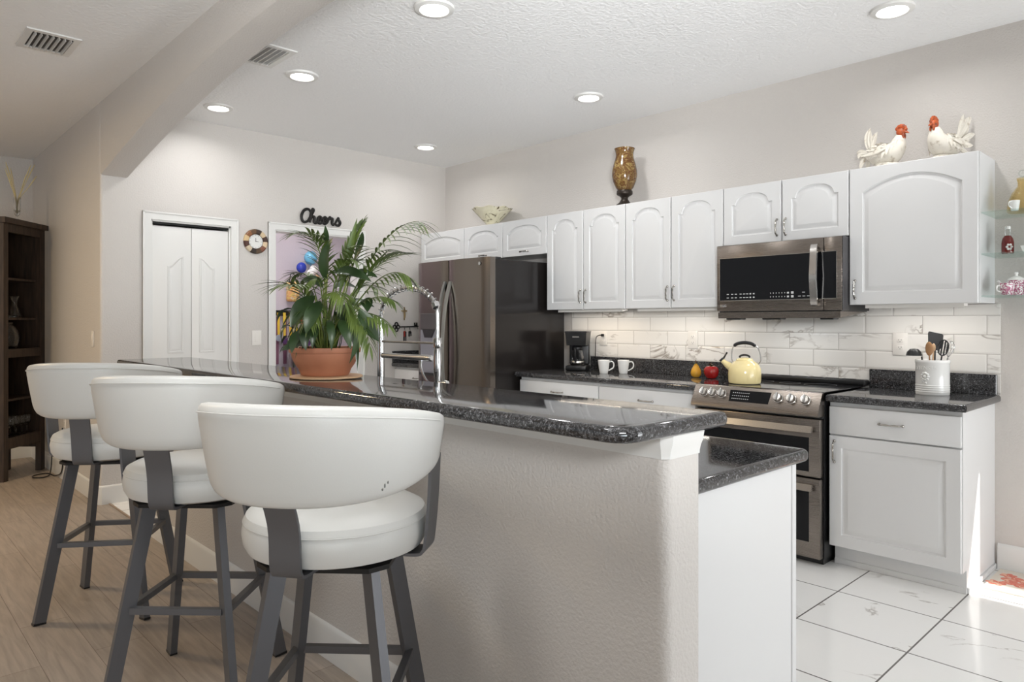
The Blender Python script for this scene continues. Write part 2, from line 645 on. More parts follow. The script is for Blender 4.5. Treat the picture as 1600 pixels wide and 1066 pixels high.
def copy_tree(o, parent=None):
    c = o.copy()
    COL.objects.link(c)
    c.parent = parent
    for ch in list(o.children):
        copy_tree(ch, c)
    return c


def bez(p0, p1, p2, p3, n=12):
    p0, p1, p2, p3 = map(Vector, (p0, p1, p2, p3))
    return [p0 * (1 - t) ** 3 + p1 * 3 * t * (1 - t) ** 2 + p2 * 3 * t * t * (1 - t) + p3 * t ** 3 for t in [i / n for i in range(n + 1)]]


def spline(pts, k=6):
    """Catmull-Rom through pts"""
    P = [Vector(p) for p in pts]
    P = [P[0] * 2 - P[1]] + P + [P[-1] * 2 - P[-2]]
    out = []
    for i in range(1, len(P) - 2):
        a, b, c, d = P[i - 1], P[i], P[i + 1], P[i + 2]
        for j in range(k):
            t = j / k
            out.append(0.5 * ((2 * b) + (c - a) * t + (2 * a - 5 * b + 4 * c - d) * t * t + (3 * b - a - 3 * c + d) * t ** 3))
    out.append(P[-2])
    return out


def text_mesh(txt, size, depth, place, name, m, parent=None, align='CENTER', bend=None):
    """letters as a mesh; place maps (x, y, d) of the letter plane into the scene"""
    cu = bpy.data.curves.new('lettering', 'FONT')
    cu.body = txt
    cu.size = size
    cu.extrude = depth
    cu.align_x = align
    cu.align_y = 'CENTER'
    o = bpy.data.objects.new('lettering', cu)
    COL.objects.link(o)
    bpy.context.view_layer.update()
    me = bpy.data.meshes.new_from_object(o.evaluated_get(bpy.context.evaluated_depsgraph_get()))
    bpy.data.objects.remove(o)
    bpy.data.curves.remove(cu)
    t = bmesh.new()
    t.from_mesh(me)
    bpy.data.meshes.remove(me)
    b = MB()
    for v in t.verts:
        v.co = Vector(place(v.co.x, v.co.y, v.co.z))
    b.merge(t)
    return b.build(name, m, parent)


# ------------------------------------------------------------------ the setting
XW = 4.42      # wall behind the range
YB = 5.637     # back wall with the pantry
XA = 1.32      # dining face of the arch wall
XA2 = 1.50

b = MB(); b.box((1.377, -2.6, -0.06), (4.56, 7.5, 0.0)); struct('floor', b, M_TILE)
b = MB(); b.box((-5.0, -3.2, -0.06), (1.377, 8.3, -0.0005)); struct('floor_wood', b, M_WOOD)
b = MB(); b.box((1.369, 4.6, -0.001), (1.385, 5.64, 0.004), 0.002); struct('trim_floor_strip', b, mat('floor_strip', srgb(150, 126, 104), 0.4))
b = MB(); b.box((-5.0, -3.2, CEIL), (4.56, 8.3, CEIL + 0.1)); struct('ceiling', b, M_CEIL)
b = MB(); b.box((XW, -2.6, 0), (XW + 0.14, 7.5, CEIL)); struct('wall_right', b, M_WALL)

# back wall: pantry opening and doorway
P0, P1, PZ = 1.652, 2.243, 2.062
D0, D1, DZ = 2.612, 3.413, 2.072
b = MB()
vert = lambda c, d: abs(d.z) > 0.9 and c.x < XA + 0.01 and c.y < YB + 0.01
b.box((XA, YB, 0), (P0, YB + 0.12, CEIL), 0.018, 4, vert)
b.box((P0, YB, PZ), (P1, YB + 0.12, CEIL))
b.box((P1, YB, 0), (D0, YB + 0.12, CEIL))
b.box((D0, YB, DZ), (D1, YB + 0.12, CEIL))
b.box((D1, YB, 0), (XW, YB + 0.12, CEIL))
struct('wall_back', b, M_WALL)
b = MB(); b.box((XA, YB + 0.12, 0), (XA + 0.13, 8.1, CEIL)); struct('wall_hall', b, M_WALL)
b = MB(); b.box((-5.0, 8.1, 0), (XA + 0.13, 8.24, CEIL)); struct('wall_far', b, M_WALL)
# room behind the doorway
b = MB()
b.box((1.6, 7.3, 0), (XW, 7.42, CEIL))
b.box((2.3, YB + 0.13, 0), (2.40, 7.3, CEIL))
struct('wall_laundry', b, M_LILAC)
b = MB(); b.box((XW - 0.012, YB + 0.13, 0), (XW - 0.001, 7.3, CEIL)); struct('wall_laundry_right', b, M_LILAC)
b = MB(); b.box((P0 - 0.05, YB + 0.7, 0), (P1 + 0.05, YB + 0.75, CEIL)); struct('wall_pantry', b, M_WALL)

# wall with the arch over the bar
prof = [(5.637, 2.345), (5.45, 2.378), (5.0, 2.452), (4.65, 2.505), (4.3, 2.553), (4.0, 2.588), (3.73, 2.614), (3.45, 2.634), (3.2, 2.645), (2.9, 2.650)]
prof = [(p.x, p.y) for p in spline([Vector((y, z, 0)) for y, z in prof], 5)]
prof = prof + [(5.8 - y, z) for y, z in prof[::-1][1:]]
YE = prof[-1][0]
b = MB()
ls = []
cr = 0.016
for y, z in prof:
    ls.append([(XA, y, CEIL), (XA, y, z + cr), (XA + cr * .3, y, z + cr * .3), (XA + cr, y, z), (XA2 - cr, y, z), (XA2 - cr * .3, y, z + cr * .3), (XA2, y, z + cr), (XA2, y, CEIL)])
b.loops(ls, True, True, True, True)
b.box((XA, -2.6, 0), (XA2, YE, CEIL))
struct('wall_arch', b, M_WALL)

# breakfast end: wall with the sliding door
b = MB()
b.box((XA2, -2.72, 0), (2.0, -2.6, CEIL)); b.box((4.25, -2.72, 0), (4.56, -2.6, CEIL)); b.box((2.0, -2.72, 2.40), (4.25, -2.6, CEIL))
struct('wall_breakfast', b, M_WALL)
b = MB()
for x in (2.0, 3.09, 4.19):
    b.box((x, -2.69, 0), (x + 0.06, -2.65, 2.40))
b.box((2.06, -2.69, 2.34), (4.19, -2.65, 2.40)); b.box((2.06, -2.69, 0), (4.19, -2.65, 0.05))
struct('door_3', b, M_TRIM)
# unseen panels added over the sliding door, cut to shape a sliver of sun
b = MB()
b.poly([(2.0, -2.60, .01), (3.89, -2.60, .01), (3.89, -2.60, 1.74), (4.11, -2.60, 2.30), (4.11, -2.60, 2.40), (2.0, -2.60, 2.40)], (0, .02, 0))
b.poly([(4.125, -2.60, .01), (4.25, -2.60, .01), (4.25, -2.60, 2.40), (4.112, -2.60, 2.40)], (0, .02, 0))
tag(b.build('gobo', M_VINYL), 'white curtain added across the sliding door to shape the sun', 'gobo')
b = MB(); b.box((-1.2, -3.32, 0), (XA, -3.2, CEIL)); struct('wall_living', b, M_WALL)

# half wall under the bar
HX0, HX1, HY0, HY1, HZ = 1.362, 1.498, 0.924, 4.72, 1.040
b = MB()
b.box((HX0, HY0, 0), (HX1, HY1, HZ), 0.03, 5, lambda c, d: abs(d.z) > 0.9 and c.x < HX0 + 0.01)
struct('wall_bar', b, M_WALL)


def moulding(path, prof_, name, m):
    """sweep a profile (out, z) along a plan path, mitred; out is to the left of the path"""
    pts = [Vector((p[0], p[1], 0)) for p in path]
    ls = []
    for i, p in enumerate(pts):
        d0 = (pts[i] - pts[i - 1]).normalized() if i else (pts[1] - pts[0]).normalized()
        d1 = (pts[i + 1] - pts[i]).normalized() if i < len(pts) - 1 else d0
        n0, n1 = Vector((-d0.y, d0.x, 0)), Vector((-d1.y, d1.x, 0))
        nn = (n0 + n1)
        nn = nn / max(nn.dot(n0), 1e-4)
        ls.append([p + nn * o + Vector((0, 0, z)) for o, z in prof_])
    b_ = MB(); b_.loops(ls, True, True, True, False)
    return struct(name, b_, m)


base_prof = [(0, 0), (0.014, 0), (0.014, 0.095), (0.011, 0.105), (0.011, 0.118), (0.005, 0.130), (0, 0.133)]
crown_prof = [(0, 0.984), (0.003, 0.984), (0.003, 0.990), (0.006, 1.004), (0.012, 1.018), (0.014, 1.030), (0.016, 1.040), (0, 1.040)]
e_ = 0.0006
moulding([(HX0 - e_, 4.72), (HX0 - e_, HY0 + 0.012), (HX0 + 0.012, HY0 - e_), (HX1, HY0 - e_)][::-1], crown_prof, 'trim_crown_bar', M_TRIM)
moulding([(HX0 - e_, 4.72), (HX0 - e_, HY0 + 0.012), (HX0 + 0.012, HY0 - e_), (HX1, HY0 - e_)][::-1], base_prof, 'baseboard_bar', M_TRIM)
moulding([(P0 - 0.062, YB - e_), (XA + 0.012, YB - e_), (XA - e_, YB + 0.012), (XA - e_, 8.09)], [(o, z) for o, z in base_prof], 'baseboard_hall', M_TRIM)
moulding([(XW - e_, -2.59), (XW - e_, 0.93)], base_prof, 'baseboard_right', M_TRIM)
moulding([(XA - e_, 8.1 - e_), (-4.9, 8.1 - e_)], [(o, z) for o, z in base_prof], 'baseboard_far', M_TRIM)
moulding([(D0 - 0.06, YB - e_), (P1 + 0.062, YB - e_)], base_prof, 'baseboard_back', M_TRIM)


def casing(x0, x1, z1, name, w=0.060):
    b_ = MB()
    y = YB - 0.0005
    for a, c in (((x0 - w, 0), (x0, z1)), ((x1, 0), (x1 + w, z1)), ((x0 - w, z1), (x1 + w, z1 + w))):
        b_.box((a[0], y - 0.016, a[1]), (c[0], y, c[1]))
        # a stepped face
    b_.box((x0 - w, y - 0.022, 0), (x0 - w + 0.014, y, z1 + w), 0.004)
    b_.box((x1 + w - 0.014, y - 0.022, 0), (x1 + w, y, z1 + w), 0.004)
    b_.box((x0 - w, y - 0.022, z1 + w - 0.014), (x1 + w, y, z1 + w), 0.004)
    # jamb lining
    b_.box((x0 - 0.001, y, 0), (x0 + 0.012, YB + 0.12, z1)); b_.box((x1 - 0.012, y, 0), (x1 + 0.001, YB + 0.12, z1)); b_.box((x0, y, z1 - 0.012), (x1, YB + 0.12, z1))
    struct(name, b_, M_TRIM)


casing(P0, P1, PZ, 'trim_1')
casing(D0, D1, DZ, 'trim_2')


# ------------------------------------------------------------------ panels and doors
def outline(u0, u1, v0, v1, top, n=12):
    """points of a panel outline; top(t) drops the top edge below v1, t running right to left"""
    p = []
    for i in range(n): p.append((u0 + (u1 - u0) * i / n, v0))
    vr = v1 - top(0.0)
    for i in range(n): p.append((u1, v0 + (vr - v0) * i / n))
    for i in range(2 * n):
        t = i / (2 * n)
        p.append((u1 + (u0 - u1) * t, v1 - top(t)))
    vl = v1 - top(1.0)
    for i in range(n): p.append((u0, vl + (v0 - vl) * i / n))
    return p


def arch_top(rise, sh):
    def f(t):
        if rise == 0: return 0.0
        if t < sh or t > 1 - sh:
            return rise
        q = (t - sh) / (1 - 2 * sh) * 2 - 1
        return rise - (rise * 0.93 * math.sqrt(max(1 - abs(q) ** 2.2, 0)) + rise * 0.07) if sh > 0 else rise * (q * q)
    return f


def raised_door(b_, u0, u1, v0, v1, th, mp, fw, rise=0.0, sh=0.0):
    """a door slab with a routed, raised panel; mp maps (u, v, d) to space, d = 0 on the face, positive inwards"""
    flat = lambda t: 0.0
    tp = arch_top(rise, sh)
    rect = lambda i: outline(u0 + i, u1 - i, v0 + i, v1 - i, flat)
    inn = lambda i: outline(u0 + fw + i, u1 - fw - i, v0 + fw + i, v1 - fw * (0.9 if rise else 1) - i, tp)
    ls = [(rect(0), th), (rect(0), 0.003), (rect(0.003), 0), (inn(0), 0), (inn(0.004), 0.008), (inn(0.010), 0.0095), (inn(0.032), 0.001), (inn(0.035), 0.0006)]
    b_.loops([[mp(u, v, d) for u, v in l] for l, d in ls], True, True, True, False)


def raised_panel_on(b_, u0, u1, v0, v1, mp, top):
    """a moulded panel standing on a flat door face"""
    inn = lambda i: outline(u0 + i, u1 - i, v0 + i, v1 - i, top)
    ls = [(inn(0), 0.0004), (inn(0.006), -0.005), (inn(0.012), -0.005), (inn(0.019), 0.0003), (inn(0.034), -0.004), (inn(0.036), -0.0042)]
    b_.loops([[mp(u, v, d) for u, v in l] for l, d in ls], True, False, True, False)


def pull(parent, c, along, out, L=0.096):
    """a curved nickel cabinet pull, centre c, long direction along, standing off along out"""
    c, a, o = Vector(c), Vector(along), Vector(out)
    h = L / 2
    pts = [c - a * h, c - a * (h * .93) + o * .010, c - a * (h * .70) + o * .021, c - a * (h * .35) + o * .020, c + o * .0235, c + a * (h * .35) + o * .020, c + a * (h * .70) + o * .021, c + a * (h * .93) + o * .010, c + a * h]
    rr = [.0068, .0042, .0052, .0058, .0042, .0058, .0052, .0042, .0068]
    pts2 = spline(pts, 4)
    r2 = []
    for i in range(len(rr) - 1):
        for j in range(4): r2.append(rr[i] + (rr[i + 1] - rr[i]) * j / 4)
    r2.append(rr[-1])
    b_ = MB(); b_.tube(pts2, r2, 8)
    for s_ in (-1, 1):
        b_.ball(c + a * s_ * h + o * 0.002, .008, n=10, m=6)
    return b_.build('handle', M_NICKEL, parent)


def face_x(xf):
    return lambda u, v, d: (xf + d, u, v)


XU = 4.095     # front of the wall cabinets
XBF = 3.80     # front of the base cabinets


def wall_cabinet(y0, y1, z0, z1, doors, label, fw=0.055, xf=XU):
    t = thing('wall_cabinet', label, 'cabinet', (xf + .15, (y0 + y1) / 2, z0))
    b_ = MB(); b_.box((xf + 0.021, y0, z0 + 0.002), (XW - 0.001, y1, z1))
    b_.build('body', M_CAB, t)
    for (a, c, rise, sh, hnd) in doors:
        d = MB(); raised_door(d, a + .0022, c - .0022, z0, z1 - .002, 0.019, face_x(xf), fw, rise, sh)
        dd = d.build('door', M_CAB, t)
        if hnd:
            kind, hy, hz = hnd
            pull(dd, (xf, hy, hz), (0, 0, 1) if kind == 'v' else (0, 1, 0), (-1, 0, 0))
    return t


ZT, ZB, ZF, ZM = 2.155, 1.395, 1.850, 1.786
wall_cabinet(4.95, 5.634, ZF, ZT, [(4.95, 5.607, .055, .0, None)], 'white arched-panel wall cabinet in the corner left of the two over the fridge')
wall_cabinet(3.912, 4.948, ZF, ZT, [(3.912, 4.432, .062, .07, ('h', 4.17, ZF + .035)), (4.435, 4.948, .062, .07, ('h', 4.69, ZF + .035))], 'short white two-door wall cabinet above the dark fridge, under the painted bowl')
wall_cabinet(3.128, 3.910, ZB, ZT, [(3.128, 3.525, .075, .09, ('v', 3.5, ZB + .10)), (3.528, 3.910, .075, .09, ('v', 3.553, ZB + .10))], 'tall white two-door wall cabinet above the coffee maker, next to the fridge')
wall_cabinet(2.346, 3.126, ZB, ZT, [(2.346, 2.739, .075, .09, ('v', 2.714, ZB + .10)), (2.742, 3.126, .075, .09, ('v', 2.767, ZB + .10))], 'tall white two-door wall cabinet just left of the microwave')
wall_cabinet(1.567, 2.344, ZM, ZT, [(1.567, 1.956, .065, .09, ('v', 1.932, ZM + .085)), (1.960, 2.344, .065, .09, ('v', 1.986, ZM + .085))], 'short white two-door wall cabinet directly above the microwave')
wall_cabinet(0.943, 1.565, ZB, ZT, [(0.943, 1.565, .075, .0, ('v', 1.532, ZB + .085))], 'big single-door white wall cabinet with the two roosters on top', fw=.068)


def base_cabinet(y0, y1, label, drawers, doors, xf=XBF, kick=True):
    t = thing('base_cabinet', label, 'cabinet', (xf + .3, (y0 + y1) / 2, 0))
    b_ = MB(); b_.box((xf + 0.021, y0, 0.113), (XW - 0.001, y1, 0.874)); b_.box((xf + .084, y0, 0.001), (XW - 0.001, y1, 0.113))
    b_.box((xf + .078, y0, 0.001), (xf + .084, y1, 0.030))
    if y0 < 1.0: b_.box((xf + .09, y0 - .011, .001), (XW - .016, y0, .028), .003, 2)
    b_.build('body', M_CAB, t)
    for (a, c) in drawers:
        d = MB(); d.box((xf, a + .0025, 0.706), (xf + 0.019, c - .0025, 0.853), 0.004, 2)
        dd = d.build('drawer', M_CAB, t)
        pull(dd, (xf, (a + c) / 2, 0.782), (0, 1, 0), (-1, 0, 0), .11)
    for (a, c, hy) in doors:
        d = MB(); raised_door(d, a + .0022, c - .0022, 0.115, 0.698, 0.019, face_x(xf), 0.062)
        dd = d.build('door', M_CAB, t)
        pull(dd, (xf, hy, 0.615), (0, 0, 1), (-1, 0, 0), .11)
    return t


base_cabinet(0.943, 1.557, 'white base cabinet with one drawer and door right of the range', [(0.943, 1.557)], [(0.943, 1.557, 1.527)])
base_cabinet(2.343, 3.131, 'white base cabinet left of the range with a wide drawer', [(2.343, 3.131)], [(2.343, 2.735, 2.71), (2.739, 3.131, 2.764)])
base_cabinet(3.134, 3.918, 'white base cabinet beside the fridge under the coffee maker', [(3.134, 3.918)], [(3.134, 3.524, 3.50), (3.528, 3.918, 3.552)])
base_cabinet(4.90, 5.634, 'small white base cabinet in the far corner left of the fridge', [(4.90, 5.634)], [(4.90, 5.265, 5.24), (5.269, 5.634, 5.294)])


def counter(name, label, a, b2, bullnose, parts=()):
    t = thing(name, label, 'countertop', ((a[0] + b2[0]) / 2, (a[1] + b2[1]) / 2, a[2]))
    b_ = MB(); b_.box(a, b2, 0.013, 4, bullnose)
    b_.build('slab', M_GRAN, t)
    for p in parts:
        c = MB(); c.box(p[0], p[1], 0.002, 1); c.build('backsplash', M_GRAN, t)
    return t


horiz = lambda c, d: abs(d.z) < 0.1
CZ0, CZ1 = 0.876, 0.914
front_only = lambda c, d: abs(d.z) < 0.1 and c.x < XBF
counter('countertop', 'dark granite countertop holding the coffee maker, left of the range', (3.772, 2.341, CZ0), (4.409, 3.945, CZ1), front_only, [((4.385, 2.345, CZ1), (4.409, 3.70, 1.022))])
counter('countertop', 'dark granite countertop under the utensil crock, right of the range', (3.772, 0.915, CZ0), (4.409, 1.561, CZ1), lambda c, d: abs(d.z) < 0.1 and (c.x < XBF or c.y < 0.93), [((4.385, 0.93, CZ1), (4.409, 1.561, 1.022))])
counter('countertop', 'small dark granite countertop in the corner left of the fridge', (3.772, 4.89, CZ0), (4.409, 5.636, CZ1), front_only, [((4.385, 4.89, CZ1), (4.409, 5.634, 1.022)), ((3.775, 5.612, CZ1), (4.384, 5.634, 1.022))])

# tiled splash
b = MB(); b.box((4.410, 0.918, CZ1 - .02), (XW - .0005, 3.918, 1.394)); struct('wall_backsplash_tile', b, M_SPLASH)

# pantry: bifold door
t = thing('bifold_door', 'white two-leaf bifold pantry door with arched panels', 'door', ((P0 + P1) / 2, YB + .03, 0))
yf = YB + 0.012
xm = (P0 + P1) / 2
face_y = lambda u, v, d: (u, yf + d, v)
for k, (a, c) in enumerate(((P0 + .014, xm - .0015), (xm + .0015, P1 - .014))):
    d = MB(); d.box((a, yf, 0.012), (c, yf + 0.032, 2.022), 0.003, 2)
    def tp(t_, k=k):
        q = t_ if k == 0 else 1 - t_
        return 0.075 * (3 * q * q - 2 * q ** 3)
    px0 = a + (.105 if k == 0 else .055); px1 = c - (.055 if k == 0 else .105)
    raised_panel_on(d, px0, px1, 1.06, 1.80, face_y, tp)
    raised_panel_on(d, px0, px1, 0.20, 0.95, face_y, lambda t_: 0.0)
    d.build('leaf', M_TRIM, t)
d = MB(); d.box((P0 + .012, YB + .012, 2.034), (P1 - .012, YB + .05, 2.049)); d.build('track', M_GAP, t)
d = MB(); d.ball((xm - .06, yf - .016, 0.95), .016, n=14, m=8); d.tube([(xm - .06, yf - .012, .95), (xm - .06, yf + .001, .95)], .006); d.build('knob', M_NICKEL, t)


# ------------------------------------------------------------------ bar, island
BZ0, BZ1 = 1.042, 1.079
b = MB()
pl = [(1.222, 4.74), (1.222, 0.985)]
cx_, cy_, rr_ = 1.230, 0.955, 0.066
pl = [(1.586, 4.60), (1.164, 4.60)] + [(cx_ - rr_ * math.cos(a), cy_ - rr_ * math.sin(a)) for a in [R(x) for x in range(0, 91, 10)]]
cx2, r2_ = 1.585, 0.02
pl += [(1.586 - 0.02 + 0.02 * math.sin(R(a)), 0.889 + 0.02 - 0.02 * math.cos(R(a))) for a in range(0, 91, 15)]


def slab_outline(pl_, z0, z1, r):
    """a slab with rounded edges from a plan outline"""
    P = [Vector((x, y, 0)) for x, y in pl_]
    n = len(P)
    area2 = sum(P[i].x * P[(i + 1) % n].y - P[(i + 1) % n].x * P[i].y for i in range(n))
    sg = 1 if area2 > 0 else -1
    def inset(o):
        out = []
        for i in range(n):
            d0 = (P[i] - P[i - 1]).normalized(); d1 = (P[(i + 1) % n] - P[i]).normalized()
            n0 = Vector((-d0.y, d0.x, 0)) * sg; n1 = Vector((-d1.y, d1.x, 0)) * sg
            m = n0 + n1; m = m / max(m.dot(n0), 0.2)
            out.append(P[i] + m * o)
        return out
    ls = []
    for k in range(6):
        a = PI / 2 * k / 5
        ls.append([p + Vector((0, 0, z0 + r - r * math.cos(a))) for p in inset(r - r * math.sin(a))])
    for k in range(6):
        a = PI / 2 * k / 5
        ls.append([p + Vector((0, 0, z1 - r + r * math.sin(a))) for p in inset(r - r * math.cos(a))])
    return ls


b.loops(slab_outline(pl, BZ0, BZ1, 0.016), True, True, True, True)
tag(b.build('countertop', M_GRAN), 'long dark granite bar top on the half wall behind the stools', 'countertop')

t = thing('island_cabinet', 'white island cabinet with plain end panel behind the half wall', 'cabinet', (1.79, 2.6, 0))
b = MB(); b.box((HX1 + .001, 0.975, 0.113), (2.06, 4.68, 0.874)); b.box((HX1 + .001, 0.975, 0.001), (1.99, 4.68, 0.113)); b.build('body', M_CAB, t)
b = MB(); b.box((HX1 + .001, 0.953, 0.001), (2.077, 0.975, 0.874)); b.build('end_panel', M_CAB, t)
b = MB(); b.box((2.056, 0.949, 0.001), (2.082, 0.975, 0.874), 0.002, 1); b.build('corner_post', M_CAB, t)
for k in range(4):
    a = 0.985 + k * 0.92; c = a + 0.915
    d = MB(); raised_door(d, a, c - .46, 0.115, 0.698, 0.019, lambda u, v, dd: (2.081 - dd, u, v), 0.062)
    q = d.build('door', M_CAB, t); pull(q, (2.081, c - .49, .615), (0, 0, 1), (1, 0, 0))
    d = MB(); raised_door(d, a + .457, c, 0.115, 0.698, 0.019, lambda u, v, dd: (2.081 - dd, u, v), 0.062)
    q = d.build('door', M_CAB, t); pull(q, (2.081, c - .425, .615), (0, 0, 1), (1, 0, 0))
    d = MB(); d.box((2.062, a, .706), (2.081, c, .853), .004, 2); q = d.build('drawer', M_CAB, t)
    pull(q, (2.081, (a + c) / 2, .782), (0, 1, 0), (1, 0, 0))

b = MB()
pl = [(HX1 + .001, 4.70), (HX1 + .001, 0.926)] + [(2.135 - .03 + .03 * math.sin(R(a)), 0.926 + .03 - .03 * math.cos(R(a))) for a in range(0, 91, 15)] + [(2.135, 4.70)]
b.loops(slab_outline(pl, CZ0, CZ1, 0.016), True, True, True, True)
tag(b.build('countertop', M_GRAN), 'lower dark granite island countertop behind the bar, at the white end panel', 'countertop')


# ------------------------------------------------------------------ ceiling fixtures
LIGHTS = [((2.125, 2.80), 'the one nearest the camera, right of the arch'), ((2.10, 4.14), 'beside the kitchen air vent'), ((1.97, 5.17), 'the one closest to the pantry wall'),
          ((3.79, 1.24), 'above the big cabinet with the roosters'), ((3.74, 3.17), 'above the tall cabinets and the marbled vase'), ((3.753, 5.07), 'the one in the far corner over the fridge')]
tm = MB(); tm.lathe([(.066, 0), (.066, -.006), (.074, -.016), (.098, -.010), (.102, 0)], n=40, cap=False)
lm = MB(); lm.lathe([(.066, -.004), (.0001, -.005)], n=40)
l0 = thing('recessed_light', 'x', 'ceiling light', (0, 0, 0))
tm.build('trim_ring', M_TRIM, l0); lm.build('lens', M_LENS, l0)
for i, ((x, y), w) in enumerate(LIGHTS):
    o = l0 if i == 0 else copy_tree(l0)
    o.location = (x, y, CEIL - .0005)
    tag(o, 'lit round recessed ceiling light, ' + w, 'ceiling light', 'recessed lights in the kitchen ceiling')
    area('downlight', (x, y, CEIL - .025), (0, 0, 0), .12, .12, 4.2, (.985, .98, .97), 'DISK', 160)


def air_vent(x0, x1, y0, y1, ns, label, sl, dark):
    t = thing('air_vent', label, 'air vent', ((x0 + x1) / 2, (y0 + y1) / 2, CEIL))
    z1 = CEIL - .0005
    f = .032
    b_ = MB()
    for a, c in (((x0, y0), (x0 + f, y1)), ((x1 - f, y0), (x1, y1)), ((x0 + f, y0), (x1 - f, y0 + f)), ((x0 + f, y1 - f), (x1 - f, y1))):
        b_.box((a[0], a[1], z1 - .008), (c[0], c[1], z1))
    b_.build('frame', M_TRIM, t)
    b_ = MB(); b_.box((x0 + f, y0 + f, z1 - .0008), (x1 - f, y1 - f, z1)); b_.build('opening', M_DARKIN if dark else mat('duct_grey', srgb(205, 205, 205), .6), t)
    for k in range(ns):
        x = x0 + f + (x1 - x0 - 2 * f) * (k + .5) / ns
        b_ = MB(); b_.tube([(x, y0 + f, z1 - .009), (x, y1 - f, z1 - .009)], 1, flat=(.011, .0009, sl))
        b_.build('louver', M_TRIM, t)


air_vent(.700, .955, 4.455, 4.785, 7, 'white slatted air vent on the living side ceiling, left of the arch', (.97, 0, .22), True)
air_vent(1.655, 1.897, 3.795, 4.145, 6, 'white slatted air vent on the kitchen ceiling, partly behind the arch', (-.5, 0, .85), False)


# ------------------------------------------------------------------ lamps under the wall cabinets
def under_light(y0, y1, label, power, col):
    x, z = 4.19, ZB + .0015
    t = thing('under_cabinet_light', label, 'light strip', (x, (y0 + y1) / 2, z), 'lights under the wall cabinets')
    b_ = MB(); b_.box((x - .03, y0, z - .014), (x + .03, y1, z - .0005)); b_.box((x - .036, y0, z - .021), (x - .03, y1, z - .0005)); b_.build('housing', M_WPLAS, t)
    b_ = MB(); b_.box((x - .02, y0 + .02, z - .0155), (x + .02, y1 - .02, z - .0142)); b_.build('lens', M_LED, t)
    area('strip_lamp', (x, (y0 + y1) / 2, z - .02), (0, 0, 0), .03, y1 - y0, power, col)


under_light(3.20, 3.84, 'slim white light strip under the tall cabinet nearest the fridge', 1.5, (1.0, .86, .70))
under_light(2.42, 3.06, 'slim white light strip under the tall cabinet left of the microwave', 1.3, (1.0, .92, .82))
under_light(1.02, 1.50, 'slim white light strip under the big single-door cabinet', 1.1, (1.0, .96, .92))
area('hood_lamp', (4.15, 1.95, 1.30), (0, 0, 0), .05, .3, .9, (.96, .98, 1.0))


